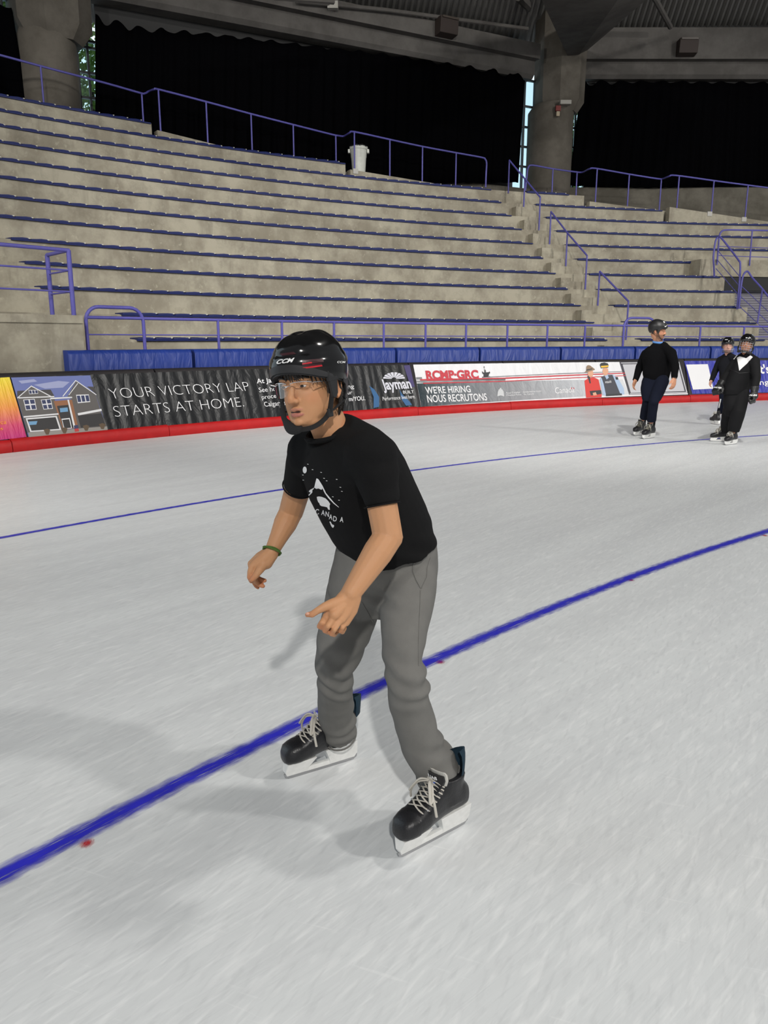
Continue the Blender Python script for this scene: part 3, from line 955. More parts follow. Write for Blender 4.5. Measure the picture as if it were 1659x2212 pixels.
# landing behind the top rows
mb = MB()
sweep(mb, [(36.3, 4.9), (36.3, 5.25), (44, 5.25), (44, 4.9)], 140, 86)
tag(mb.build('landing_floor', M['concrete_dark']), 'concourse floor slab behind the top rows', kind='structure')
mb = MB()
sweep(mb, [(28.45, 0.0), (28.45, 0.9), (31.1, 0.9), (31.1, 0.0)], 142, 86)
tag(mb.build('walkway_floor', M['concrete_dark']), 'walkway slab between the boards and the first row', kind='structure')
# aisle steps
mb = MB()
for k in range(0, 10):
    R, z = tier(k)
    al, ar = 110.05 - 0.02 * k, 107.95 - 0.03 * k
    sweep(mb, [(R - SD * 0.52, z - SH * 1.02), (R - SD * 0.52, z - SH / 2), (R + 0.01, z - SH / 2), (R + 0.01, z - SH * 1.02)], al, ar)
    # low cheek block beside each seat end
    sweep(mb, [(R - SD * 0.5, z - SH * 1.02), (R - SD * 0.5, z - 0.14), (R + 0.01, z - 0.14), (R + 0.01, z - SH * 1.02)], al + 0.05, al - 0.55)
tag(mb.build('aisle_stairs', M['concrete']), 'concrete aisle steps between the two seating blocks', kind='structure')

# ---- benches with individual seat panels
seat_mb = MB()
seat_mb.loft([[Vector((x, -0.05, 0.012)), Vector((x, -0.046, 0.030 + b)), Vector((x, 0.12, 0.036 + b)), Vector((x, 0.30, 0.040 + b)), Vector((x, 0.30, 0.02)), Vector((x, 0.0, 0.005))]
              for x, b in ((-0.178, 0.0), (-0.10, 0.006), (0.02, 0.016), (0.12, 0.012), (0.140, 0.0))])
nf = len(seat_mb.f)
seat_mb.box((0.160, 0.03, 0.040), 0.017, 0.06, 0.010, mi=1)
seat_me = seat_mb.mesh('seat_panel', [M['seat_blue'], M['seat_clip']])
PITCH_SEAT = 0.372
ORD = ['first', 'second', 'third', 'fourth', 'fifth', 'sixth', 'seventh', 'eighth', 'ninth', 'tenth', 'eleventh', 'twelfth', 'topmost']
def bench(k, a0, a1, side):
    R, z = tier(k)
    mid = PP((a0 + a1) / 2, R, z)
    lab = f'long blue spectator bench on the {ORD[k]} concrete step, {side} of the aisle stairs' if k < 12 else 'short blue spectator bench on the topmost concrete step at upper left'
    root = empty('spectator_bench', mid, lab, 'bench', 'blue spectator benches')
    mb = MB()
    sweep(mb, [(R - 0.045, z - 0.02), (R - 0.045, z + 0.012), (R + 0.06, z + 0.012), (R + 0.06, z - 0.0), (R, z - 0.0), (R, z - 0.02)], a0, a1, 0.5)
    mb.build('seat_rail', M['seat_blue'], root)
    n_ = int((a0 - a1) * math.pi / 180 * R / PITCH_SEAT)
    for i in range(n_):
        a = a0 - (i + 0.5) * PITCH_SEAT / R * 180 / math.pi
        o = bpy.data.objects.new('seat_panel', seat_me)
        COL.objects.link(o)
        o.parent = root
        o.location = PP(a, R, z) - mid
        o.rotation_euler = (0, 0, rad(a - 90))
LEFT_PX = {0: 295, 1: 262, 2: 87, 3: 53, 4: 23}
RIGHT_PX = {0: 1310, 1: 1282, 2: 1253, 3: 1225, 4: 1199, 5: 1172, 6: 1150, 7: 1126, 8: 1104, 9: 1082, 10: 1060, 11: 745, 12: 325}
for k in range(13):
    a0 = px_a(LEFT_PX[k], k) if k in LEFT_PX else 143.0
    bench(k, a0, px_a(RIGHT_PX[k], k), 'left')
RL = {0: 1384, 1: 1353, 2: 1326, 3: 1298, 4: 1272, 5: 1247, 6: 1226, 7: 1202, 8: 1179, 9: 1157, 10: 1137}
RR = {0: 1650, 1: 1632, 2: 1600, 3: 1588, 4: 1554, 5: 1530, 6: 1700, 7: 1700, 8: 1700, 9: 1430, 10: 1228}
for k in range(11):
    bench(k, px_a(RL[k], k), px_a(RR[k], k), 'right')
# white paint marks / bracket plates on the curbs
# ================================================================== RAILS, PIERS, CURTAINS, ROOF
def rail(name, label, tubes, org, cat='railing', group=None):
    """tubes: list of (part name, points, radius)"""
    root = empty(name, org, label, cat, group)
    for pn, pts, r in tubes:
        mb = MB(); mb.tube(pts, r, 10)
        mb.build(pn, M['paint_rail'], root, smooth=True)
    return root

# --- long front railing
RF = 28.95
post_px = [190, 313, 473, 610, 722, 829, 919, 1006, 1095, 1181, 1262, 1345, 1430, 1510, 1604]
post_a = [ang(px, 748, RF) for px in post_px] + [ang(1604, 748, RF) - 3.2, ang(1604, 748, RF) - 6.4]
ZB, ZM, ZT = 1.26, 1.555, 1.815
tubes = [('handrail', [PP(a, RF, ZT) for a in np.linspace(post_a[0], post_a[-1], 60)], 0.026),
         ('mid_bar', [PP(a, RF, ZM) for a in np.linspace(post_a[0], post_a[-1], 60)], 0.011)]
ztl = on_ring(250, 664, RF).z; ztr = on_ring(1385, 687, RF).z
for i, a in enumerate(post_a):
    if i in (0, 1, 11): continue
    tubes.append(('post', [PP(a, RF, ZB - 0.36), PP(a, RF, ZT)], 0.024))
def hoop(a0, a1, zt, r=0.22):
    dr = r / RF * 180 / math.pi
    pts = [PP(a0, RF, ZB - 0.36)]
    for t in np.linspace(0, math.pi / 2, 7): pts.append(PP(a0 - dr * (1 - math.cos(t)), RF, zt - r + r * math.sin(t)))
    for t in np.linspace(0, math.pi / 2, 7): pts.append(PP(a1 + dr * (1 - math.sin(t)), RF, zt - r + r * math.cos(t)))
    pts.append(PP(a1, RF, ZB - 0.36))
    return pts
tubes.append(('hoop', hoop(post_a[0], post_a[1], ztl), 0.028))
tubes.append(('hoop', hoop(post_a[11], ang(1416, 690, RF), ztr), 0.028))
rail('guard_rail', 'long violet blue guard rail with hoops running above the blue pads', tubes, PP(post_a[7], RF, 0.9))

# --- sloping top railings, following the cut-off upper rows
def top_rail(label, top_px, posts, Rf, smooth_n=6):
    tp = []
    for px, py, k in top_px: tp.append(on_ring(px, py, tier(k)[0] + Rf))
    path = catmull(tp, smooth_n)
    tb = [('handrail', path, 0.028)]
    for px, pyt, pyb, k in posts:
        R = tier(k)[0] + Rf
        b = on_ring(px, pyb, R); t = on_ring(px, pyt, R)
        tb.append(('post', [Vector((b.x, b.y, b.z - 0.12)), Vector((b.x, b.y, t.z))], 0.024))
    o = tb[1][1][0]
    return rail('top_railing', label, tb, o)
top_rail('violet blue railing stepping down along the upper left rows', [(-60, 104, 12), (0, 119, 12), (100, 146, 12), (230, 180, 12), (300, 200, 12), (312, 202, 12), (322, 197, 12), (334, 193, 11), (346, 194, 11), (450, 221, 11), (546, 247, 11), (636, 270, 11), (715, 290, 11), (730, 293, 11), (743, 294, 11), (755, 287, 10), (767, 285, 10), (845, 302, 10), (915, 317, 10), (985, 330, 10), (1040, 340, 10), (1048, 344, 10), (1051, 353, 10), (1050, 375, 10), (1049, 405, 10)],
         [(95, 145, 228, 12), (310, 202, 265, 12), (347, 194, 280, 11), (449, 221, 306, 11), (545, 247, 330, 11), (635, 270, 343, 11), (726, 292, 352, 11), (766, 285, 366, 10), (842, 301, 380, 10), (912, 316, 392, 10), (984, 330, 404, 10)], 0.68, 4)
top_rail('violet blue railing stepping down behind the right seating block', [(1135, 412, 10), (1138, 380, 10), (1141, 362, 10), (1150, 357, 10), (1190, 364, 10), (1240, 371, 10), (1258, 372, 10), (1273, 365, 9), (1288, 364, 9), (1357, 376, 9), (1420, 386, 9), (1432, 386, 9), (1445, 381, 8), (1460, 379, 8), (1540, 390, 8), (1615, 400, 8), (1670, 407, 8), (1740, 416, 8)],
         [(1192, 364, 421, 10), (1244, 371, 424, 10), (1286, 364, 437, 9), (1355, 376, 446, 9), (1424, 386, 452, 9), (1462, 379, 449, 8), (1536, 390, 464, 8), (1609, 399, 474, 8)], 0.7, 4)

# --- three aisle handrails
def stair_rail(label, P):
    """P: (px, py_top, py_base, R) for the posts, uphill to downhill"""
    tops, tb = [], []
    for px, pt, pb, R in P:
        b = on_ring(px, pb, R); t = on_ring(px, pt, R)
        tops.append(Vector((b.x, b.y, t.z)))
        tb.append(('post', [Vector((b.x, b.y, b.z - 0.05)), Vector((b.x, b.y, t.z))], 0.024))
    return rail('stair_handrail', label, [('handrail', tops, 0.026)] + tb, tb[-1][1][0], 'handrail', 'aisle handrails')
T = lambda k, d: tier(k)[0] + d
stair_rail('uppermost sloping handrail of the aisle stairs, below the right pier', [(1098, 346, 414, T(10, -0.1)), (1131, 386, 455, T(9, -0.2)), (1164, 426, 498, T(7, 0.15))])
stair_rail('middle sloping handrail of the aisle stairs', [(1187, 457, 528, T(6, 0.1)), (1222, 503, 577, T(5, -0.2)), (1264, 552, 627, T(3, 0.15))])
stair_rail('lowest sloping handrail of the aisle stairs, left of the man in black', [(1291, 586, 663, T(2, 0.1)), (1352, 651, 735, T(0, 0.15))])

# --- raised concrete platform at far left with its railing
mb = MB()
RP = 28.62
ae = ang(178, 700, RP)
zt = on_ring(120, 680, RP).z
sweep(mb, [(RP, 0.0), (RP, zt - 0.115), (RP - 0.03, zt - 0.115), (RP - 0.03, zt), (31.1, zt), (31.1, 0.0)], 147, ae)
o = mb.build('concrete_platform', M['concrete'])
tag(o, 'raised concrete platform block at the left end of the boards', 'platform', kind='structure')
e = ae + 0.35
pc = on_ring(159, 674, RP + 0.18); pct = on_ring(150, 541, RP + 0.18)
pb_ = on_ring(112, 665, RP + 1.05)
ac, ab = polar(pc)[0], polar(pb_)[0]
tops = [2.0]
zz = [on_ring(151, y, RP + 0.18).z for y in (541, 584, 630)]
tb = []
for z, r in zip(zz, (0.028, 0.014, 0.014)):
    tb.append(('bar' if r < 0.02 else 'handrail', [PP(ab, RP + 1.05, z), PP(ac, RP + 0.18, z), PP(ac + 2, RP + 0.18, z), PP(ac + 9, RP + 0.18, z)], r))
for a_, R_ in ((ac, RP + 0.18), (ab, RP + 1.05), (ac + 4.5, RP + 0.18)):
    tb.append(('post', [PP(a_, R_, zt - 0.02), PP(a_, R_, zz[0])], 0.034))
rail('platform_railing', 'violet blue corner railing on the concrete platform at far left', tb, PP(ac, RP + 0.18, zt))

# --- tunnel opening at far right: dark mouth, roller shutter, sloping rails
mb = MB()
zr5 = tier(5)[1]
Rv = 33.6
mb2 = MB()
sweep(mb2, [(Rv, 0.0), (Rv, 3.05), (Rv + 0.1, 3.05), (Rv + 0.1, 0.0)], A_VOM + 0.3, A_R)
M['shutter'] = mat('grey roller shutter', s2l(150, 148, 158), 0.5)
nt = M['shutter'].node_tree
geo = nt.nodes.new('ShaderNodeNewGeometry'); sxx = nt.nodes.new('ShaderNodeSeparateXYZ'); nt.links.new(geo.outputs['Position'], sxx.inputs[0])
mm = nt.nodes.new('ShaderNodeMath'); mm.operation = 'MULTIPLY'; mm.inputs[1].default_value = 2 * math.pi / 0.075; nt.links.new(sxx.outputs[2], mm.inputs[0])
ms = nt.nodes.new('ShaderNodeMath'); ms.operation = 'SINE'; nt.links.new(mm.outputs[0], ms.inputs[0])
bp = nt.nodes.new('ShaderNodeBump'); bp.inputs['Distance'].default_value = 0.02; bp.inputs['Strength'].default_value = 1.0
nt.links.new(ms.outputs[0], bp.inputs['Height']); nt.links.new(bp.outputs[0], nt.nodes['Principled BSDF'].inputs['Normal'])
tag(mb2.build('door_1', M['shutter']), 'grey slatted roller shutter in the tunnel at far right', kind='structure')
mb2 = MB()
sweep(mb2, [(Rv - 0.25, 3.0), (Rv - 0.25, 3.42), (Rv + 0.2, 3.42), (Rv + 0.2, 3.0)], A_VOM + 0.3, A_R)
tag(mb2.build('void_band', mat('tunnel shade black', (0.008, 0.008, 0.009), 0.6)), 'black band for the shaded void over the roller shutter', kind='structure')  # near-black colour stands in for the shaded void above the shutter
mb2 = MB()
sweep(mb2, [(Rv - 0.3, 3.42), (Rv - 0.3, 3.92), (34.6, 3.92), (34.6, 3.42)], A_VOM + 0.3, A_R)
tag(mb2.build('wall_tunnel', M['concrete']), 'concrete band above the tunnel at far right', kind='structure')
def vp3(px, py, R): return on_ring(px, py, R)
Ra, Rb_ = 33.25, 31.2
tb = [('handrail', catmull([vp3(1700, 499, Ra), vp3(1659, 498, Ra), vp3(1600, 497, Ra), vp3(1567, 497, Ra), vp3(1558, 501, Ra), vp3(1554, 510, Ra), vp3(1552, 530, Ra), vp3(1549, 572, Ra)], 5), 0.026),
      ('bar', [vp3(1553, 532, Ra), vp3(1690, 537, Ra)], 0.012), ('bar', [vp3(1552, 552, Ra), vp3(1690, 557, Ra)], 0.012),
      ('post', [vp3(1625, 498, Ra), vp3(1619, 574, Ra)], 0.022)]
rail('landing_railing', 'violet blue railing on the slab over the tunnel at far right', tb, vp3(1619, 574, Ra))
tb = [('handrail', catmull([vp3(1543, 598, 32.9), vp3(1542, 575, 32.9), vp3(1541, 558, 32.9), vp3(1542, 545, 32.9), vp3(1546, 520, 32.9), vp3(1552, 512, 32.9), vp3(1558, 514, 32.8), vp3(1578, 539, 32.5), vp3(1596, 563, 32.1), vp3(1599, 570, 32.05), vp3(1598, 600, 32.05), vp3(1592, 668, 32.05)], 4), 0.027)]
for d in (28, 48, 68):
    tb.append(('bar', [vp3(1552 - d * 0.08, 512 + d, 32.8), vp3(1598 - d * 0.05, 568 + d, 32.05)], 0.011))
rail('tunnel_handrail', 'upper sloping violet blue handrail beside the tunnel steps', tb, vp3(1592, 668, 32.05), 'handrail')
tb = [('handrail', catmull([vp3(1596, 667, 31.9), vp3(1600, 625, 31.9), vp3(1604, 600, 31.9), vp3(1609, 589, 31.9), vp3(1616, 587, 31.85), vp3(1625, 600, 31.7), vp3(1645, 622, 31.4), vp3(1659, 640, 31.15), vp3(1680, 664, 30.9)], 4), 0.027),
      ('post', [vp3(1647, 626, 31.35), vp3(1636, 698, 31.35)], 0.024)]
for d in (22, 44, 66):
    tb.append(('bar', [vp3(1604 - d * 0.1, 596 + d, 31.9), vp3(1678 - d * 0.1, 668 + d * 0.95, 30.95)], 0.011))
rail('tunnel_handrail', 'lower sloping violet blue handrail in front of the roller shutter', tb, vp3(1636, 698, 31.35), 'handrail')
# white patches under two upper posts
mb = MB()
for px, py in ((1533, 463), (1605, 473), (1619, 582)):
    pass

# --- piers
def ring_of(c, r, z, n=28, sx=1.0):
    return [Vector((c.x + r * sx * math.cos(2 * math.pi * k / n), c.y + r * math.sin(2 * math.pi * k / n), z)) for k in range(n)]
def pier(nm, px, R, zcap, ztop, r_lo, r_hi, shift, label):
    c = on_ring(px, 330, R)
    tang = Vector((-(c.y - CEN.y), c.x - CEN.x, 0)).normalized() * -1
    c2 = c + tang * shift
    mb = MB()
    mb.loft([ring_of(c, r_lo, z) for z in (4.5, zcap - 0.5, zcap - 0.25)] + [ring_of(c + (c2 - c) * 0.6, r_lo * 1.0, zcap)])
    d = (c - Vector((CEN.x, CEN.y, c.z))).normalized(); d.z = 0
    def octo(z, q, o=Vector((0, 0, 0))):
        out = []
        for a_, b_ in ((1, .45), (.45, 1), (-.45, 1), (-1, .45), (-1, -.45), (-.45, -1), (.45, -1), (1, -.45)):
            p = c2 + o + tang * a_ * q * 1.0 + d * b_ * q
            out.append(Vector((p.x, p.y, z)))
        return out
    mb.loft([octo(zcap - 0.25, r_hi * 0.75), octo(zcap + 0.1, r_hi), octo(ztop, r_hi * 1.04)])
    o = mb.build(nm, M['pier'], smooth=True, sharp=35)
    tag(o, label, kind='structure')
    return c, d, tang
R_PIER = 40.2
zc_r = on_ring(1195, 215, R_PIER - 0.8).z
zt_r = on_ring(1165, 40, R_PIER - 0.8).z
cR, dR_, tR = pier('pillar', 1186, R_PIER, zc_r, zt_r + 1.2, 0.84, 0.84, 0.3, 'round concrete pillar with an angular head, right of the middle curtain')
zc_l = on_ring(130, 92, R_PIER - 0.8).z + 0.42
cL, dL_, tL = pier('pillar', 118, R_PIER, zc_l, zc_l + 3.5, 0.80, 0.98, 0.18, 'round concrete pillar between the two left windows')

# --- window walls behind the curtains (straight bays)
wl = on_ring(205, 240, R_PIER + 0.2); wr = on_ring(1130, 300, R_PIER + 0.25)
for v in (wl, wr): v.z = 0
bay_m = (wr - wl).normalized()
nrm_m = Vector((bay_m.y, -bay_m.x, 0))              # towards the ice
if nrm_m.dot(Vector((CEN.x, CEN.y, 0)) - wl) < 0: nrm_m = -nrm_m
def hitplane(px, py, P0, nrm):
    d = ray(px, py); o = Vector((0, 0, EYE))
    t = (P0 - o).dot(nrm) / d.dot(nrm)
    return o + d * t

def curtain_mesh(name, label, P0, nrm, topline, botline, n=220, amp=0.07, pleat=0.42):
    """topline/botline: list of (px,py); pleated cloth hanging in the vertical plane P0,nrm; top edge sags between hooks"""
    def interp(L, t):
        x = L[0][0] + (L[-1][0] - L[0][0]) * t
        for (x0, y0), (x1, y1) in zip(L, L[1:]):
            if x0 <= x <= x1 or x1 <= x <= x0:
                return x, y0 + (y1 - y0) * ((x - x0) / (x1 - x0) if x1 != x0 else 0)
        return L[-1]
    rows = 10
    vs = []
    T0 = hitplane(*topline[0], P0, nrm); T1 = hitplane(*topline[-1], P0, nrm)
    W = (Vector((T1.x, T1.y, 0)) - Vector((T0.x, T0.y, 0))).length
    for i in range(n + 1):
        t = i / n
        a = hitplane(*interp(topline, t), P0, nrm); b = hitplane(*interp(botline, t), P0, nrm)
        ph = 2 * math.pi * t * W / pleat
        dens = max(0, 1 - 4.0 * min(t, 1 - t))                  # gathered, scalloped towards both ends
        sag = -(0.5 - 0.5 * math.cos(2 * math.pi * t * W / 0.75)) * (0.07 + 0.17 * dens)
        for j in range(rows + 1):
            w = j / rows
            p = a.lerp(b, w)
            if j == 0: p.z += sag
            p = p + nrm * (amp * math.sin(ph + 0.6 * math.sin(ph * 0.37)) * (0.5 + 0.5 * w))
            vs.append(p)
    fs = []
    for i in range(n):
        for j in range(rows):
            q = i * (rows + 1) + j
            fs.append((q, q + 1, q + rows + 2, q + rows + 1))
    me = bpy.data.meshes.new(name)
    me.from_pydata([tuple(v) for v in vs], [], fs)
    me.materials.append(M['curtain'])
    me.shade_smooth()
    o = link_mesh(name, me, org=vs[rows * (n // 2)])
    md = o.modifiers.new('thickness', 'SOLIDIFY'); md.thickness = 0.02
    tag(o, label, 'curtain', 'black pleated curtains')
    return o
pm0 = wl + nrm_m * 0.75
curtain_mesh('curtain', 'wide black curtain hanging between the two concrete pillars', pm0, nrm_m, [(206, 30), (245, 40), (300, 55), (500, 76), (830, 115), (1000, 139), (1136, 158)], [(206, 400), (1122, 394)], 260)
YR = 31.6
nr = Vector((0, -1, 0))
pr0 = Vector((0, YR, 0))
curtain_mesh('curtain', 'black curtain at upper right, right of the pillar', pr0, nr, [(1257, 171), (1400, 174), (1800, 178)], [(1228, 401), (1400, 406), (1800, 396)], 160)
# left sliver
wl2 = on_ring(50, 200, R_PIER + 0.35); wl2.z = 0
bay_l = Vector((math.cos(rad(52)), math.sin(rad(52)), 0)); nrm_l = Vector((bay_l.y, -bay_l.x, 0))
if nrm_l.dot(Vector((CEN.x, CEN.y, 0)) - wl2) < 0: nrm_l = -nrm_l
pl0 = wl2 + nrm_l * 0.5
curtain_mesh('curtain', 'strip of black curtain at the upper left corner', pl0, nrm_l, [(-700, -330), (-140, -60), (22, 0)], [(-700, 260), (-140, 230), (57, 222)], 120)

# windows: frame + panes
M['frame'] = mat('dark window frame', s2l(70, 74, 78), 0.5)
def window(nm, P0, nrm, pxL, pxR, ys, label, inset=0.0):
    root = None
    o = Vector((0, 0, EYE))
    def pt(px, py): return hitplane(px, py, P0, nrm)
    tl = pt(pxL, ys[0])
    mbf, mbg = MB(), MB()
    xs = (pxL, pxR)
    yc = ys[len(ys) // 2]
    L_ = pt(pxL, yc); Rr = pt(pxR, yc)
    t = (Rr - L_); w = Vector((t.x, t.y, 0)).length; t = Vector((t.x, t.y, 0)) / w
    zs = [pt((pxL + pxR) / 2, y).z for y in ys]
    zt_, zb_ = zs[0], zs[-1] - 1.0
    Rm = Matrix((t, nrm, Vector((0, 0, 1)))).transposed()
    base = Vector((L_.x, L_.y, 0))
    for s in (0, w / 2, w): mbf.box(base + t * s + Vector((0, 0, (zt_ + zb_) / 2)), 0.03, 0.05, (zt_ - zb_) / 2, Rm)
    for z in zs + [zb_]: mbf.box(base + t * (w / 2) + Vector((0, 0, z)), w / 2, 0.05, 0.03, Rm)
    fo = mbf.build(nm, M['frame'], org=base + Vector((0, 0, zb_)))
    tag(fo, label, kind='structure')
    mbg.box(base + t * (w / 2) + Vector((0, 0, (zt_ + zb_) / 2)), w / 2, 0.006, (zt_ - zb_) / 2, Rm)
    mbg.build('pane', M['window_glass'], fo)
window('window_1', wl2, nrm_l, 14, 70, [10, 84, 137, 190, 225], 'narrow window left of the left pillar')
window('window_2', wl, nrm_m, 170, 214, [90, 104, 158, 212, 250], 'narrow window right of the left pillar')
window('window_3', wr, nrm_m, 1108, 1152, [172, 229, 274, 317, 360], 'narrow window left of the right pillar')
window('window_4', Vector((0, YR + 0.5, 0)), nr, 1216, 1268, [180, 232, 277, 319, 362], 'narrow window right of the right pillar')

# wall panels behind the curtains, between the windows
mb = MB()
def wallseg(P0, nrm, px0, px1, zb, zt):
    a = hitplane(px0, 200, P0, nrm); b = hitplane(px1, 200, P0, nrm)
    t = Vector((b.x - a.x, b.y - a.y, 0)); w = t.length; t /= w
    Rm = Matrix((t, nrm, Vector((0, 0, 1)))).transposed()
    mb.box(Vector(((a.x + b.x) / 2, (a.y + b.y) / 2, (zb + zt) / 2)), w / 2, 0.08, (zt - zb) / 2, Rm)
wallseg(wl, nrm_m, 216, 1106, 4.9, 15.5)
wallseg(Vector((0, YR + 0.5, 0)), nr, 1270, 1900, 4.9, 13.0)
wallseg(wl2, nrm_l, -720, 12, 4.9, 16.5)
tag(mb.build('wall_back', mat('dark inner wall', (0.05, 0.05, 0.05), 0.9)), 'outer wall behind the curtains', kind='structure')
# low parapets under the curtains
mb = MB()
zp_m = hitplane(1100, 396, pm0 + nrm_m * 0.25, nrm_m).z
def para(P0, nrm, px0, px1, zt):
    a = hitplane(px0, 200, P0, nrm); b = hitplane(px1, 200, P0, nrm)
    t = Vector((b.x - a.x, b.y - a.y, 0)); w = t.length; t /= w
    Rm = Matrix((t, nrm, Vector((0, 0, 1)))).transposed()
    mb.box(Vector(((a.x + b.x) / 2, (a.y + b.y) / 2, (4.9 + zt) / 2)), w / 2, 0.1, (zt - 4.9) / 2, Rm)
para(pm0 - nrm_m * 0.35, nrm_m, 640, 1150, zp_m)
para(pr0 - nr * 0.25, nr, 1226, 1900, hitplane(1400, 403, pr0, nr).z)
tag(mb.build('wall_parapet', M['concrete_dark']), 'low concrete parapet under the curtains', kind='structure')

# --- beams above the curtains
mb = MB()
def beam(P0, nrm, pxa, pxb, ztop, zbot, th=0.9):
    a = hitplane(pxa, 100, P0, nrm); b = hitplane(pxb, 100, P0, nrm)
    a.z = b.z = 0
    t = (b - a).normalized()
    prof = [(0.0, zbot + 0.55), (0.0, ztop), (-th, ztop), (-th, zbot), (-0.42, zbot), (-0.30, zbot + 0.12), (-0.30, zbot + 0.55)]
    rings = [[q + nrm * s + Vector((0, 0, z)) for s, z in prof] for q in (a, b)]
    mb.loft(rings)
zb_m = hitplane(830, 108, pm0, nrm_m).z
zt_m = hitplane(830, 22, pm0 + nrm_m * 0.35, nrm_m).z
beam(pm0 + nrm_m * 0.35, nrm_m, 215, 1168, zt_m, zb_m - 0.02)
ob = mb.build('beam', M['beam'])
tag(ob, 'grey precast beam above the middle curtain', kind='structure')
mb = MB()
zb_r = hitplane(1450, 168, pr0, nr).z
zt_r2 = hitplane(1450, 59, pr0 + nr * 0.35, nr).z
beam(pr0 + nr * 0.35, nr, 1250, 1950, zt_r2, zb_r - 0.02)
tag(mb.build('beam', M['beam']), 'grey precast beam above the right curtain', kind='structure')
# big tapering arch springing from the right pillar towards the middle of the hall
mb = MB()
p_n = cR - dR_ * 0.65
Yn, Yf = p_n.y - 0.2, 20.5
lo = [at(1226, 120, Yn), at(1250, 118, Yn), at(1336, -2, Yn - 6.5), at(1172, 4, Yn - 6.5)]
top = [p + Vector((0, 0, 1.6)) for p in lo]
sd = [at(1266, 124, Yn + 0.9), at(1398, -2, Yn - 5.2)]
lo2 = [lo[0], sd[0] * 0.0 + lo[1], lo[2], lo[3]]
ext = 1.35
far_l = lo[3] + (lo[3] - lo[0]) * ext; far_r = lo[2] + (lo[2] - lo[1]) * ext
soff = [lo[0], lo[1], lo[2], far_r, far_l, lo[3]]
up = [p + Vector((0, 0, 0)) for p in soff]
# upper outline leans outward on the right so its lighter flank shows
fl = (sd[1] - lo[2]); fl0 = (sd[0] - lo[1])
upv = [lo[0] + Vector((-0.15, 0.3, 0.9)), lo[1] + fl0 + Vector((0, 0.3, 0.25)), lo[2] + fl, far_r + fl * 1.6 + Vector((0, 0, 0.6)), far_l + Vector((-0.4, 0, 1.6)), lo[3] + Vector((-0.3, 0, 1.2))]
mb.add(soff + upv, [(0, 1, 2, 3, 4, 5), (11, 10, 9, 8, 7, 6)] + [(i, (i + 1) % 6, 6 + (i + 1) % 6, 6 + i) for i in range(6)])
tag(mb.build('beam', M['beam']), 'massive tapering roof arch springing from the right pillar', kind='structure')

# --- corrugated roof deck
mb = MB()
vs, fs = [], []
nA, radii = 420, [43.5, 40.0, 36.0, 31.0, 24.0, 14.0]
for i in range(nA + 1):
    a = 150 - 66 * i / nA
    for R in radii:
        z0 = 12.55 if a < 107 else 12.55 + (a - 107) * 0.045
        z = max(z0, min(zt_m, 20)) if a > 108 else z0
        z = zt_r2 + (a - 96) * 0.0 if a < 106.2 else zt_m
        z = z + 0.02 + (43.5 - R) * 0.18 - 0.35
        vs.append(PP(a + (40 - R) * 0.55, R, z + (0.045 if i % 2 else -0.045)))
nR = len(radii)
for i in range(nA):
    for j in range(nR - 1):
        q = i * nR + j
        fs.append((q, q + 1, q + nR + 1, q + nR))
me = bpy.data.meshes.new('ceiling')
me.from_pydata([tuple(v) for v in vs], [], fs)
me.materials.append(M['ceiling'])
tag(link_mesh('ceiling', me), 'dim corrugated roof deck', kind='structure')
# steel purlins under the deck
mb = MB()
for (p, q) in (((1412, -8, 27), (1448, 58, 30.2)), ((590, -8, 22), (720, 2, 23)),):
    mb.tube([at(*p), at(*q)], 0.09, 8)
mb.tube([at(1120, -10, 27.5), at(1152, 22, 29.5)], 0.16, 8)
tag(mb.build('trim_2', M['beam']), 'steel struts under the roof deck', kind='structure')
mb = MB()
mb.tube([hitplane(640, 2, pm0 + nrm_m * 0.5, nrm_m), hitplane(830, 21, pm0 + nrm_m * 0.5, nrm_m), hitplane(1140, 62, pm0 + nrm_m * 0.5, nrm_m)], 0.06, 8)
tag(mb.build('trim_3', M['beam']), 'pipe along the top of the middle beam', kind='structure')

# --- small fittings
M['lamp_box'] = mat('dark brown lamp housing', s2l(52, 42, 38), 0.7)
M['lamp_face'] = mat('dull lamp glass', s2l(70, 62, 56), 0.3)
def lamp_box(px, py, P0, nrm, label):
    c = hitplane(px, py, P0, nrm)
    t = Vector((-nrm.y, nrm.x, 0))
    root = empty('lamp', c, label, 'lamp', 'lamp boxes on the beams')
    mb = MB()
    prof = [(0.0, 0.26), (0.42, 0.26), (0.36, -0.22), (0.0, -0.26)]
    mb.loft([[c + t * s + nrm * d + Vector((0, 0, z)) for d, z in prof] for s in (-0.34, 0.34)])
    mb.build('housing', M['lamp_box'], root, bevel=0.02)
    mb = MB()
    mb.loft([[c + t * s + nrm * d + Vector((0, 0, z)) for d, z in ((0.40, 0.25), (0.455, 0.25), (0.455, 0.19), (0.40, 0.19))] for s in (-0.3, 0.3)])
    mb.build('lens', M['lamp_face'], root)
lamp_box(958, 64, pm0 + nrm_m * 0.35, nrm_m, 'dark brown lamp box mounted on the beam over the middle curtain')
lamp_box(1480, 107, pr0 + nr * 0.35, nr, 'dark brown lamp box mounted on the beam at upper right')
c = on_ring(1221, 222, R_PIER - 1.0)
mb = MB(); mb.box(c, 0.2, 0.12, 0.07)
tag(mb.build('wall_light', mat('grey fitting', s2l(170, 168, 160), 0.5), org=c, bevel=0.02), 'small pale light fitting on the right pillar', 'lamp')
c = on_ring(1205, 240, R_PIER - 0.9)
root = empty('fire_alarm', c, 'small red and white alarm box on the right pillar', 'alarm')
mb = MB(); mb.box(c + Vector((0, -0.02, 0.08)), 0.09, 0.06, 0.09); mb.build('housing', mat('alarm red', s2l(120, 40, 34), 0.5), root, bevel=0.01)
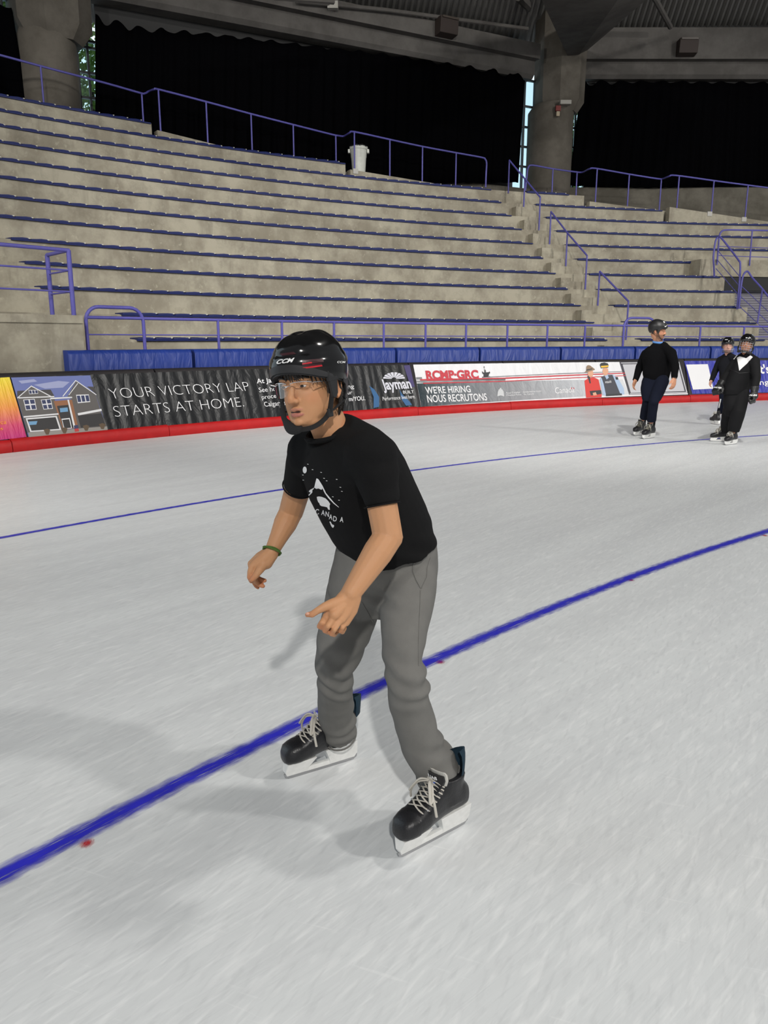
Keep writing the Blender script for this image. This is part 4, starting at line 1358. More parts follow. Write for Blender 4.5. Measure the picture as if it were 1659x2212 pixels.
mb = MB(); mb.box(c + Vector((0, -0.02, -0.1)), 0.06, 0.05, 0.08); mb.build('strobe', mat('alarm pale', s2l(180, 165, 140), 0.5), root, bevel=0.01)
c = hitplane(719, 12, pm0 + nrm_m * 0.5, nrm_m)
mb = MB(); mb.box(c, 0.16, 0.1, 0.1); mb.tube([c + Vector((0, 0, 0.1)), c + Vector((0, 0, 0.5))], 0.03)
tag(mb.build('ceiling_light', mat('grey fitting', s2l(170, 168, 160), 0.5), org=c), 'small spotlight hanging at the top edge of the photo', 'lamp')

# --- trash can on the landing
c = on_ring(775, 372, tier(11)[0] + 0.62)
zt_c = on_ring(775, 318, tier(11)[0] + 0.62).z
c.z -= 0.12
root = empty('trash_can', c, 'white plastic trash can behind the upper railing', 'bin')
h = zt_c - c.z
M['bin'] = mat('white bin plastic', s2l(212, 214, 206), 0.5, var=0.06, scale=12)
mb = MB()
prof = [(0.20, 0.0), (0.235, h * 0.6), (0.238, h * 0.62), (0.245, h * 0.64), (0.262, h * 0.9), (0.285, h * 0.9), (0.29, h), (0.262, h), (0.25, h * 0.93), (0.18, 0.03)]
mb.loft([[c + Vector((r * math.cos(2 * math.pi * k / 28), r * math.sin(2 * math.pi * k / 28), z)) for k in range(28)] for r, z in prof])
mb.build('bin_body', M['bin'], root, smooth=True)
for s in (-1, 1):
    mb = MB(); mb.box(c + Vector((s * 0.30, 0, h * 0.85)), 0.035, 0.09, 0.055)
    mb.build('handle', M['bin'], root, bevel=0.012)
mb = MB()
rg = []
for r, z in ((0.268, h * 0.985), (0.30, h * 0.99), (0.295, h * 1.03), (0.255, h * 1.035), (0.2, h * 0.95)):
    rg.append([c + Vector(((r + 0.012 * math.sin(k * 2.3)) * math.cos(2 * math.pi * k / 28), (r + 0.012 * math.sin(k * 2.3)) * math.sin(2 * math.pi * k / 28), z + 0.012 * math.sin(k * 1.7))) for k in range(28)])
mb.loft(rg)
mb.build('bin_liner', mat('black bin liner', (0.01, 0.01, 0.012), 0.35), root, smooth=True)
ps = Vector((c.x, c.y, 0))
mb = MB(); mb.box(Vector((c.x, c.y, c.z - 0.25)), 0.8, 0.45, 0.25, Matrix.Rotation(rad(25), 3, 'Z'))
tag(mb.build('landing_floor', M['concrete_dark']), 'landing slab under the trash can', kind='structure')
# pale plates at two post feet on the right curb
for px, py, lb in ((1533, 462, 'left pale plate at a railing post foot on the right curb'), (1607, 474, 'right pale plate at a railing post foot on the right curb'), (768, 370, 'pale plate on the curb in front of the trash can')):
    R_ = tier(9)[0] - 0.01 if px > 1000 else tier(11)[0] - 0.01
    c = on_ring(px, py, R_)
    a_ = polar(c)[0]
    mb = MB(); mb.box(c, 0.085, 0.02, 0.075, Matrix.Rotation(rad(a_ - 90), 3, 'Z'))
    tag(mb.build('plate', M['felt'], org=c, bevel=0.004), lb, 'plate')

# --- outdoors seen through the windows: bright sky panel far off and leafy trees
M['leaf'] = mat('tree leaves', s2l(120, 150, 60), 0.7, col2=s2l(60, 95, 35), scale=1.5)
mt = bpy.data.materials.new('overcast sky')
mt.use_nodes = True
ntt = mt.node_tree
ntt.nodes.remove(ntt.nodes['Principled BSDF'])
em = ntt.nodes.new('ShaderNodeEmission'); em.inputs[0].default_value = (0.75, 0.9, 1.0, 1); em.inputs[1].default_value = 1.3
ntt.links.new(em.outputs[0], ntt.nodes['Material Output'].inputs[0])
mb = MB()
vs = [PP(170 - 100 * i / 30, 62, z) for i in range(31) for z in (-5, 45)]
mb.add(vs, [(2 * i, 2 * i + 2, 2 * i + 3, 2 * i + 1) for i in range(30)])
tag(mb.build('sky', mt), 'bright sky outside the windows', kind='structure')
def tree(px, py, R, h, r, label):
    c = on_ring(px, py, R)
    root = empty('tree', Vector((c.x, c.y, 0)), label, 'tree', 'trees outside the windows')
    mb = MB(); mb.tube([Vector((c.x, c.y, 0)), Vector((c.x, c.y, c.z))], [0.25, 0.12], 8)
    mb.build('trunk', mat('bark', (0.05, 0.035, 0.025), 0.9), root)
    mb = MB()
    g = np.random.default_rng(int(px))
    for _ in range(1400):
        d = Vector(g.normal(size=3)); d.normalize()
        q = c + Vector((d.x * r, d.y * r, d.z * h / 2)) * (g.random() ** 0.4)
        u = Vector(g.normal(size=3)).normalized() * 0.16; v = u.orthogonal().normalized() * 0.10
        mb.add([q - u, q + v, q + u, q - v], [(0, 1, 2, 3)])
    mb.build('foliage', M['leaf'], root)
tree(40, 60, 50, 4.5, 2.2, 'leafy tree outside the leftmost window')
tree(196, 165, 56, 5.5, 2.2, 'sunlit leafy tree outside the window right of the left pillar')
tree(1240, 290, 50, 7, 2.2, 'leafy tree outside the window right of the right pillar')
# ================================================================== PEOPLE
def xf(mb, Mx):
    mb.v = [Mx @ p for p in mb.v]
    return mb

def frame(origin, fwd, up=(0, 0, 1), scale=1.0):
    f = Vector(fwd).normalized()
    u = Vector(up)
    l = u.cross(f).normalized()            # person's left
    u = f.cross(l).normalized()
    R = Matrix((l, f, u)).transposed().to_4x4()
    return Matrix.Translation(origin) @ R @ Matrix.Scale(scale, 4)

def head_pieces(Mx, eye_w=0.031, chin=1.0):
    """closed solids of a head in head space (x = person's left, y = forward, z = up, 0 = eye level)"""
    mb = MB()
    tab = [  # z, front, back, half width, front squareness
        (-0.1125, 0.068, 0.026, 0.018), (-0.108, 0.081, 0.004, 0.034), (-0.098, 0.0865, -0.012, 0.0455), (-0.085, 0.085, -0.030, 0.0555),
        (-0.070, 0.0865, -0.047, 0.0620), (-0.055, 0.0880, -0.063, 0.0660), (-0.040, 0.088, -0.076, 0.0690), (-0.022, 0.0865, -0.088, 0.0705),
        (-0.004, 0.0845, -0.096, 0.0725), (0.014, 0.0905, -0.101, 0.0740), (0.032, 0.0935, -0.103, 0.0755), (0.052, 0.0895, -0.101, 0.0755),
        (0.072, 0.078, -0.094, 0.0715), (0.090, 0.058, -0.080, 0.061), (0.104, 0.034, -0.058, 0.045), (0.113, 0.006, -0.030, 0.022)]
    rings = []
    n = 48
    for z, yf, yb, w in tab:
        r = []
        for k in range(n):
            t = 2 * math.pi * k / n
            c, s = math.cos(t), math.sin(t)
            ex = 0.92 if s > 0 else 1.0
            x = w * math.copysign(abs(c) ** ex, c)
            yc = yb + (yf - yb) * 0.42
            y = yc + (yf - yc) * abs(s) ** 1.0 if s > 0 else yc - (yc - yb) * abs(s)
            # eye sockets and the hollow beside the nose
            for sx in (-1, 1):
                d = ((x - sx * eye_w) / 0.016) ** 2 + ((z - 0.001) / 0.013) ** 2
                if s > 0: y -= 0.0085 * math.exp(-d)
                d2 = ((x - sx * 0.046) / 0.02) ** 2 + ((z + 0.032) / 0.018) ** 2
                if s > 0: y += 0.0035 * math.exp(-d2)                  # cheekbone
            r.append(Vector((x, y, z)))
        rings.append(r)
    mb.loft(rings)
    # brow ridge, nose, lips, chin, ears
    mb.tube([(-0.05, 0.074, 0.016), (-0.03, 0.086, 0.020), (-0.010, 0.088, 0.017), (0.010, 0.088, 0.017), (0.03, 0.086, 0.020), (0.05, 0.074, 0.016)], [0.004, 0.0065, 0.006, 0.006, 0.0065, 0.004], 8)
    mb.tube([(0, 0.084, 0.014), (0, 0.090, 0.002), (0, 0.0975, -0.014), (0, 0.1045, -0.028), (0, 0.1075, -0.036)], [0.0075, 0.0075, 0.0085, 0.0105, 0.0105], 12)
    mb.ell((0, 0.1055, -0.0375), (0.0108, 0.0105, 0.0095), 14, 10)
    for sx in (-1, 1):
        mb.ell((sx * 0.0115, 0.0955, -0.040), (0.0075, 0.0105, 0.0075), 12, 8)
        mb.ell((sx * eye_w, 0.0725, 0.0), (0.0150, 0.0120, 0.0115), 16, 12)      # lids over the eyeball
        # ear: helix ring, lobe and bowl
        E = Matrix.Rotation(sx * 0.35, 3, 'Z')
        c = Vector((sx * 0.0745, -0.012, -0.014))
        ring = []
        for k in range(15):
            t = math.pi * (0.30 + 1.45 * k / 14)
            ring.append(c + Vector((sx * (0.010 + 0.004 * math.sin(t)), -0.017 * math.sin(t) * -1 * -1, 0.027 * math.cos(t))))
        ring = [c + Vector((sx * 0.0095, -0.017 * math.cos(math.pi * (-0.55 + 1.30 * k / 14)), 0.0285 * math.sin(math.pi * (0.62 - 1.22 * k / 14)))) for k in range(15)]
        mb.tube(ring, 0.0043, 8)
        mb.ell(c + Vector((sx * 0.003, -0.001, 0.0)), (0.0065, 0.014, 0.024), 12, 10)
        mb.ell(c + Vector((sx * 0.007, 0.003, -0.027)), (0.005, 0.007, 0.008), 10, 8)
    mb.tube([(-0.0225, 0.0815, -0.0665), (-0.011, 0.0895, -0.0628), (-0.004, 0.0910, -0.0618), (0, 0.0908, -0.0625), (0.004, 0.0910, -0.0618), (0.011, 0.0895, -0.0628), (0.0225, 0.0815, -0.0665)], [0.0025, 0.0047, 0.0053, 0.005, 0.0053, 0.0047, 0.0025], 10)
    mb.tube([(-0.0205, 0.0805, -0.0765), (-0.010, 0.0885, -0.0785), (0, 0.0905, -0.0790), (0.010, 0.0885, -0.0785), (0.0205, 0.0805, -0.0765)], [0.003, 0.0058, 0.0065, 0.0058, 0.003], 10)
    mb.ell((0, 0.080, -0.099), (0.017, 0.012, 0.011), 14, 10)
    return xf(mb, Mx)

def face_extras(Mx, parent, mouth=True, brow=True, eye_w=0.031, look=0.0):
    for sx in (-1, 1):
        mb = MB()
        c = Vector((sx * eye_w, 0.0838, -0.001))
        mb.ell(c, (0.0108, 0.0018, 0.0032), 16, 8)
        mb.ell(c + Vector((look, 0.0016, 0.0)), (0.0060, 0.0014, 0.0036), 12, 8, mi=1)
        xf(mb, Mx).build('eye', [M['eye_white'], M['eye_dark']], parent, smooth=True)
        if brow:
            mb = MB()
            mb.tube([(sx * 0.012, 0.0935, 0.0175), (sx * 0.026, 0.0925, 0.0235), (sx * 0.040, 0.0855, 0.0235), (sx * 0.050, 0.077, 0.019)], [0.003, 0.0042, 0.0038, 0.0018], 8, flat=0.7)
            xf(mb, Mx).build('eyebrow', M['hair'], parent, smooth=True)
    if mouth:
        mb = MB()
        mb.ell((0, 0.0888, -0.0703), (0.0165, 0.0040, 0.0023), 16, 8)
        xf(mb, Mx).build('mouth', M['mouth'], parent, smooth=True)

def tone(me, Mx, base, org=Vector((0, 0, 0)), lips=(0.40, 0.135, 0.115), hands=None, beard=None):
    """pigment of the skin per vertex: base tone, pinker lips, cheeks, nose and finger ends"""
    inv = Mx.inverted()
    at_ = me.attributes.new('tone', 'FLOAT_COLOR', 'POINT')
    b = Vector(base)
    data = []
    for v in me.vertices:
        p = inv @ (v.co + org)
        c = b.copy()
        if p.length < 0.3:
            # lips
            if p.y > 0.075 and abs(p.x) < 0.024:
                for zc, hz, wt in ((-0.0632, 0.0036, 0.55), (-0.0780, 0.0050, 0.85)):
                    q = max(0.0, 1 - (abs(p.x) / 0.0225) ** 2)
                    d = abs(p.z - zc) / (hz * math.sqrt(q) + 1e-4)
                    if d < 1.3: c = c.lerp(Vector(lips), max(0, min(1, (1.3 - d) / 0.4)) * wt)
            for x0, z0, s_, w_ in ((0.044, -0.035, 0.02, 0.30), (-0.044, -0.035, 0.02, 0.30), (0.0, -0.034, 0.014, 0.25)):
                d = ((p.x - x0) / s_) ** 2 + ((p.z - z0) / s_) ** 2
                if p.y > 0.03: c = c.lerp(Vector((b.x * 1.05, b.y * 0.70, b.z * 0.66)), w_ * math.exp(-d))
            if abs(p.x) > 0.07: c = c.lerp(Vector((b.x * 1.02, b.y * 0.72, b.z * 0.65)), 0.35)
            if beard and p.y > 0.0:
                q = max(0, min(1, (-0.048 - p.z) / 0.012)) if p.y > 0.03 else max(0, min(1, (-0.02 - p.z) / 0.02))
                if p.z < -0.04 and abs(p.x) < 0.03 and p.z > -0.083 and p.z < -0.058: q = 0.15
                c = c.lerp(Vector(beard), 0.6 * q)
        if hands:
            for tip, r_ in hands:
                d = (v.co + org - tip).length / r_
                if d < 1: c = c.lerp(Vector((b.x * 1.0, b.y * 0.68, b.z * 0.62)), 0.6 * (1 - d))
        data += [c.x, c.y, c.z, 1.0]
    at_.data.foreach_set('color', data)

# ---------------------------------------------------------------- helmet
HC, HA, HB, HH = Vector((0, -0.008, 0.036)), 0.103, 0.126, 0.109
def helmet_pt(phi, e, add=0.0):
    """phi 0 = front, + = person's left; e = elevation"""
    k = abs(math.cos(e)) ** 0.86
    s = math.copysign(abs(math.sin(e)) ** 0.95, math.sin(e))
    x, y, z = HA * math.sin(phi) * k, HB * math.cos(phi) * k, HH * s
    r = 1.0
    up = max(0.0, math.sin(e))
    r += 0.030 * math.exp(-((math.degrees(e) - 12) / 9) ** 2)                           # brow band stands out
    r -= 0.028 * math.exp(-((math.degrees(e) - 27) / 4) ** 2) * (0.55 + 0.45 * math.cos(2 * phi))
    r += 0.035 * math.exp(-((y + 0.03) / 0.035) ** 2) * up                               # rear shell overlaps the front one
    r -= 0.022 * math.exp(-((y - 0.035) / 0.02) ** 2) * up ** 2
    r += 0.02 * math.exp(-((abs(x) - 0.036) / 0.013) ** 2) * up ** 1.5                     # twin ridges
    r -= 0.02 * math.exp(-(x / 0.014) ** 2) * up ** 1.5
    return HC + Vector((x, y, z)) * r + Vector((x, y, z)).normalized() * add

def helmet_low(phi):
    c = math.cos(phi)
    d = abs(math.degrees(math.atan2(math.sin(phi), c)))
    if d < 50: return 2.0 - 8 * (d / 50) ** 2
    if d < 95: return -6.0 - 10.0 * (d - 50) / 45
    return -16.0 - 26.0 * min(1, (d - 95) / 50)

def helmet(Mx, parent, big=True, shell='black_gloss', chin_cup=True, strap=True):
    n, m = (96, 30) if big else (36, 14)
    out, inn = [], []
    for i in range(m + 1):
        ro, ri = [], []
        for k in range(n):
            phi = 2 * math.pi * k / n
            lo = rad(helmet_low(phi))
            e = lo + (math.pi / 2 * 0.985 - lo) * (i / m) ** 1.05
            ro.append(helmet_pt(phi, e)); ri.append(helmet_pt(phi, e, -0.011))
        out.append(ro); inn.append(ri)
    mb = MB()
    mb.loft(list(reversed(inn)) + out, True, True)
    hm_ = xf(mb, Mx).build('helmet', M[shell], parent, smooth=True, sharp=55)
    # padded brow liner showing under the rim
    mb = MB()
    rings = []
    for k in range(n + 1):
        phi = 2 * math.pi * k / n
        lo = rad(helmet_low(phi))
        rings.append([helmet_pt(phi, lo, -0.004), helmet_pt(phi, lo, -0.02), helmet_pt(phi, lo + 0.15, -0.022), helmet_pt(phi, lo + 0.15, -0.006)])
    rings = [[p + (Vector((0, 0, -0.006)) if j in (0, 1) else Vector((0, 0, 0))) for j, p in enumerate(r)] for r in rings]
    mb.loft(rings, True, False)
    xf(mb, Mx).build('liner', M['dark_grey'], hm_, smooth=True)
    # matt brow band along the front rim
    mb = MB()
    rings = []
    for k in range(41):
        phi = rad(-72 + 144 * k / 40)
        lo = rad(helmet_low(phi)); hi = lo + rad(9.5 * math.cos(phi * 1.15) ** 0.4 if abs(phi) < 1.3 else 3)
        rings.append([helmet_pt(phi, lo - 0.01, 0.0012), helmet_pt(phi, (lo + hi) / 2, 0.0022), helmet_pt(phi, hi, 0.0012), helmet_pt(phi, hi, -0.003), helmet_pt(phi, lo, -0.003)])
    mb.loft(rings, True, True)
    xf(mb, Mx).build('brow_band', M['dark_grey'], hm_, smooth=True, sharp=50)
    # ear guards: two arms joined at the top, the ear stays open between them
    for sx in (-1, 1):
        mb = MB()
        front = [(0.046, 0.012), (0.014, 0.016), (0.012, -0.030), (0.022, -0.044), (0.032, -0.040), (0.040, -0.015)]
        rear = [(-0.022, 0.010), (-0.060, 0.006), (-0.066, -0.030), (-0.054, -0.052), (-0.036, -0.056), (-0.030, -0.046), (-0.040, -0.034), (-0.036, -0.012), (-0.020, -0.004)]
        top = [(0.050, 0.032), (-0.062, 0.028), (-0.064, 0.000), (-0.020, 0.004), (0.014, 0.006), (0.048, 0.004)]
        for poly in (front, rear, top):
            lo_, hi_ = [], []
            for y, z in poly:
                xx = HA * 0.975 * math.sqrt(max(0.05, 1 - (y / 0.135) ** 2)) - max(0, -z) * 0.12
                lo_.append(Vector((sx * (xx - 0.008), y, z))); hi_.append(Vector((sx * (xx + 0.001), y, z)))
            q = len(poly)
            mb.add(lo_ + hi_, [tuple(range(q)), tuple(range(2 * q - 1, q - 1, -1))] + [(i, (i + 1) % q, q + (i + 1) % q, q + i) for i in range(q)])
        xf(mb, Mx).build('ear_guard', M['black_satin'], hm_, bevel=0.0015 if big else 0)
    if strap:
        mb = MB()
        pts = catmull([(0.088, 0.030, -0.030), (0.081, 0.030, -0.055), (0.074, 0.036, -0.082), (0.060, 0.050, -0.102), (0.036, 0.070, -0.1165), (0.0, 0.082, -0.1195), (-0.034, 0.074, -0.114), (-0.060, 0.056, -0.096), (-0.074, 0.040, -0.065), (-0.086, 0.026, -0.025)], 5)
        mb.tube(pts, 0.0075, 8, flat=0.35, up=(0.2, 0.9, 0.4))
        mb.tube([(0.0745, 0.036, -0.080), (0.076, 0.005, -0.075), (0.086, -0.044, -0.050)], 0.006, 8, flat=0.35)
        mb.tube([(-0.072, 0.040, -0.075), (-0.076, 0.005, -0.072), (-0.086, -0.044, -0.050)], 0.006, 8, flat=0.35)
        xf(mb, Mx).build('chin_strap', M['black_web'], hm_, smooth=True)
        mb = MB()
        mb.box((0.0765, 0.033, -0.082), 0.004, 0.011, 0.012)
        xf(mb, Mx).build('buckle', M['black_satin'], hm_, bevel=0.002)
        if chin_cup:
            mb = MB()
            mb.tube(catmull([(0.010, 0.084, -0.1185), (-0.012, 0.083, -0.118), (-0.038, 0.074, -0.110), (-0.062, 0.058, -0.090), (-0.076, 0.044, -0.060)], 5), [0.009 + 0.009 * math.sin(math.pi * min(1, i / 14)) for i in range(21)], 10, flat=0.5, up=(0.1, 0.9, 0.5))
            xf(mb, Mx).build('chin_pad', M['black_web'], hm_, smooth=True)
    return hm_

# ---------------------------------------------------------------- skates
_SK = {}
def skate_shapes(fine):
    if fine in _SK: return _SK[fine]
    d = {}
    def ring(cx, y_w, z0, z1, n=20, p=0.75, tilt=0.0):
        out = []
        for k in range(n):
            t = 2 * math.pi * k / n
            c, s = math.cos(t), math.sin(t)
            out.append(Vector((cx + tilt * s, y_w * math.copysign(abs(c) ** p, c), (z0 + z1) / 2 + (z1 - z0) / 2 * math.copysign(abs(s) ** p, s))))
        return out
    mb = MB()
    mb.loft([ring(0.150, 0.012, 0.080, 0.098), ring(0.147, 0.026, 0.070, 0.116), ring(0.136, 0.037, 0.066, 0.130), ring(0.115, 0.044, 0.065, 0.141), ring(0.09, 0.047, 0.066, 0.152), ring(0.055, 0.047, 0.069, 0.178),
             ring(0.02, 0.042, 0.074, 0.212), ring(-0.02, 0.038, 0.079, 0.232), ring(-0.06, 0.037, 0.083, 0.235), ring(-0.095, 0.037, 0.084, 0.215), ring(-0.118, 0.031, 0.086, 0.18), ring(-0.130, 0.016, 0.092, 0.14)])
    def hr(z, cx, ax, ay, n=20):
        return [Vector((cx + ax * math.copysign(abs(math.cos(t)) ** 0.85, math.cos(t)), ay * math.sin(t), z + 0.15 * ax * 0)) for t in [2 * math.pi * k / n for k in range(n)]]
    mb.loft([hr(0.12, -0.055, 0.068, 0.040), hr(0.16, -0.052, 0.066, 0.0385), hr(0.19, -0.050, 0.061, 0.040), hr(0.215, -0.050, 0.058, 0.0425), hr(0.240, -0.052, 0.060, 0.0445)])
    d['boot'] = mb
    mb = MB()
    mb.loft([ring(0.152, 0.010, 0.084, 0.094), ring(0.150, 0.026, 0.071, 0.114), ring(0.139, 0.0385, 0.066, 0.131), ring(0.118, 0.0455, 0.064, 0.1425), ring(0.100, 0.0482, 0.0645, 0.1495), ring(0.092, 0.0475, 0.065, 0.1515)])
    d['toe_cap'] = mb
    mb = MB()                                     # tongue with its felt rim
    def tong(pts, w, th):
        m_ = MB(); rg = []
        for i, (x, z) in enumerate(pts):
            ww = w[i]
            rg.append([Vector((x - 0.012 * abs(q) ** 2 + (th if s else 0), ww * q, z + (th * 0.5 if s else 0))) for s, qs in ((0, np.linspace(-1, 1, 9)), (1, np.linspace(1, -1, 9))) for q in qs])
        m_.loft(rg)
        return m_
    d['tongue'] = tong([(0.055, 0.176), (0.030, 0.205), (0.016, 0.235), (0.012, 0.262), (0.016, 0.285)], [0.030, 0.034, 0.040, 0.046, 0.044], 0.007)
    d['felt'] = tong([(0.006, 0.235), (0.005, 0.262), (0.009, 0.290), (0.012, 0.298)], [0.044, 0.050, 0.049, 0.042], 0.007)
    mb = MB()                                     # tendon guard
    rg = []
    for z, x, w in ((0.20, -0.108, 0.032), (0.24, -0.113, 0.036), (0.28, -0.116, 0.035), (0.305, -0.119, 0.028), (0.318, -0.121, 0.014)):
        rg.append([Vector((x + 0.028 * abs(q) ** 2 + s * 0.008, w * q, z)) for s, qs in ((0, np.linspace(-1, 1, 9)), (1, np.linspace(1, -1, 9))) for q in qs])
    mb.loft(rg)
    d['tendon'] = mb
    mb = MB()                                     # blade holder: two towers and a bridge
    A, B = (1, 0, 0), (0, 0, 1)
    def tower(poly, w0, w1):
        n_ = len(poly)
        zs = [p[1] for p in poly]; zl, zh = min(zs), max(zs)
        vs = []
        for sg in (-1, 1):
            for x, z in poly:
                vs.append(Vector((x, sg * (w0 + (w1 - w0) * (z - zl) / (zh - zl)), z)))
        mb.add(vs, [tuple(range(n_)), tuple(range(2 * n_ - 1, n_ - 1, -1))] + [(i, (i + 1) % n_, n_ + (i + 1) % n_, n_ + i) for i in range(n_)])
    tower([(0.148, 0.030), (0.140, 0.014), (0.060, 0.013), (0.058, 0.030), (0.030, 0.068), (0.120, 0.068), (0.142, 0.066)], 0.006, 0.026)
    tower([(-0.030, 0.013), (-0.130, 0.014), (-0.140, 0.032), (-0.134, 0.086), (-0.02, 0.082), (-0.006, 0.080), (-0.026, 0.034)], 0.006, 0.026)
    tower([(0.065, 0.012), (-0.035, 0.012), (-0.035, 0.030), (0.065, 0.030)], 0.005, 0.008)
    d['holder'] = mb
    mb = MB()
    pr = [(0.150, 0.022), (0.146, 0.010), (0.132, 0.002), (0.10, 0.0), (-0.10, 0.0), (-0.128, 0.002), (-0.142, 0.012), (-0.143, 0.022)]
    mb.prism(pr, A, B, (0, -0.002, 0), (0, 0.004, 0))
    d['blade'] = mb
    mb = MB()                                     # laces: crossings up the instep
    path = [(0.086, 0.158), (0.072, 0.170), (0.058, 0.183), (0.045, 0.196), (0.033, 0.209), (0.024, 0.222), (0.019, 0.236), (0.017, 0.250)]
    for i, (x, z) in enumerate(path):
        for sg in (-1, 1):
            x2, z2 = path[min(i + 1, len(path) - 1)]
            y0 = 0.030 + 0.002 * i * 0.3
            mb.tube(catmull([(x - 0.014, sg * (y0 + 0.009), z - 0.016), (x - 0.002, sg * y0 * 0.8, z - 0.001), ((x + x2) / 2 + 0.005, 0, (z + z2) / 2 + 0.007), (x2 - 0.002, -sg * y0 * 0.75, z2 + 0.0)], 4), 0.0034, 6, flat=0.7)
    d['laces'] = mb
    mb = MB()                                     # bow: loops and hanging ends
    for sg in (-1, 1):
        mb.tube(catmull([(0.022, 0.0, 0.252), (0.044, sg * 0.020, 0.256), (0.056, sg * 0.036, 0.228), (0.064, sg * 0.048, 0.196), (0.054, sg * 0.046, 0.206), (0.040, sg * 0.030, 0.240), (0.020, 0.0, 0.248)], 5), 0.0042, 6, flat=0.8)
        mb.tube(catmull([(0.024, 0, 0.25), (0.045, sg * 0.030, 0.235), (0.052, sg * 0.054, 0.185), (0.048, sg * 0.059, 0.135 if sg > 0 else 0.15)], 5), 0.0042, 6, flat=0.8)
    d['bow'] = mb
    for k_, m_ in d.items():
        for p in m_.v:
            if p.z > 0.12: p.z = 0.12 + (p.z - 0.12) * (0.80 if k_ == 'tendon' else 0.74)
    _SK[fine] = d
    return d

def skate(Mx, parent, mats, fine=True, label=None, tendon=True, bow=True, tuck=False):
    d = skate_shapes(fine)
    def cp(k):
        m_ = MB(); m_.v = [Mx @ p for p in d[k].v]; m_.f = list(d[k].f); m_.m = list(d[k].m)
        if tuck and k == 'tongue': m_.v = [Mx @ Vector((p.x - 0.012, p.y * 0.75, min(p.z, 0.19))) for p in d[k].v]
        if tuck and k == 'felt': m_.v = [Mx @ Vector((p.x - 0.03, p.y * 0.7, p.z - 0.05)) for p in d[k].v]
        if tuck and k == 'tendon': m_.v = [Mx @ Vector((p.x - 0.042 * min(1, max(0, (p.z - 0.17) / 0.04)), p.y * 1.1, p.z - 0.022)) for p in d[k].v]
        return m_
    me = cp('boot').remeshed('skate', mats['boot'], 0.004 if fine else 0.009, 4)
    o = link_mesh('skate', me, parent)
    if label: o['label'] = label
    cp('toe_cap').build('toe_cap', mats['toe'], o, smooth=True)
    cp('tongue').build('tongue', mats['tongue'], o, smooth=True, sharp=60)
    cp('felt').build('tongue_lining', mats['felt'], o, smooth=True, sharp=60)
    if tendon: cp('tendon').build('tendon_guard', mats['tendon'], o, smooth=True, sharp=60)
    cp('holder').build('blade_holder', M['white_plastic'], o, bevel=0.0015 if fine else 0)
    cp('blade').build('blade', M['steel'], o)
    l_ = cp('laces')
    if bow:
        b_ = cp('bow'); l_.add(b_.v, b_.f)
    l_.build('laces', mats['lace'], o, smooth=True)
    return o

def skate_frame(toe, heel, scale=1.0, lean=0.0):
    t, h = on_ground(*toe), on_ground(*heel)
    c = (t + h) / 2
    a = math.atan2(t.y - h.y, t.x - h.x)
    return Matrix.Translation((c.x, c.y, 0)) @ Matrix.Rotation(a, 4, 'Z') @ Matrix.Rotation(lean, 4, 'X') @ Matrix.Scale(scale, 4), c, a

def pxr(w, Y): return w * Y / F_PX * 1.02

def ellring(c, U, V, n=28, p=1.0):
    out = []
    for k in range(n):
        t = 2 * math.pi * k / n
        a, b = math.cos(t), math.sin(t)
        out.append(c + U * math.copysign(abs(a) ** p, a) + V * math.copysign(abs(b) ** p, b))
    return out

# ================================================================== THE FRONT SKATER
SK1, c_n, a_n = skate_frame((862, 1855), (1010, 1776), 0.965, 0.0)          # left skate, nearer
SK2, c_f, a_f = skate_frame((618, 1684), (770, 1638), 0.965, 0.0)           # right skate, farther
boy = empty('person', Vector(((c_n.x + c_f.x) / 2, (c_n.y + c_f.y) / 2, 0)), 'person in black helmet, black T-shirt and grey trousers skating crouched in front', 'person')
Lf = Vector((0.58, -0.815, 0)).normalized()                               # his left
Df = Vector((-0.815, -0.58, 0))                                           # his heading
P_ = at(835, 1225, 2.32); N_ = at(716, 935, 2.15)
LS, RS = at(806, 985, 2.03), at(667, 974, 2.28)
LE, LW = at(838, 1160, 1.98), at(757, 1283, 1.88)
RE, RW = at(629, 1105, 2.42), at(586, 1193, 2.33)
LH, RH = at(878, 1245, 2.31), at(792, 1240, 2.39)
LK, RK = at(874, 1445, 2.08), at(725, 1425, 2.26)
LA, RA = at(934, 1650, 2.115), at(737, 1590, 2.47)
Hd = at(669, 828, 2.12)
fw = Vector((-0.45, -0.89, -0.05)).normalized()
upv_ = Vector((-0.09, 0.02, 1.0))
HM = frame(Hd, fw, upv_, 0.96)
SKIN = s2l(188, 139, 101)

body = head_pieces(HM)
nk = HM @ Vector((0, -0.035, -0.055))
body.tube([nk + Vector((0, 0, 0.03)), nk, nk.lerp(N_, 0.5), N_, N_.lerp(P_, 0.08)], [0.050, 0.053, 0.052, 0.052, 0.055], 24)
body.ell(HM @ Vector((0.004, 0.030, -0.098)), (0.042, 0.046, 0.026), 16, 10)
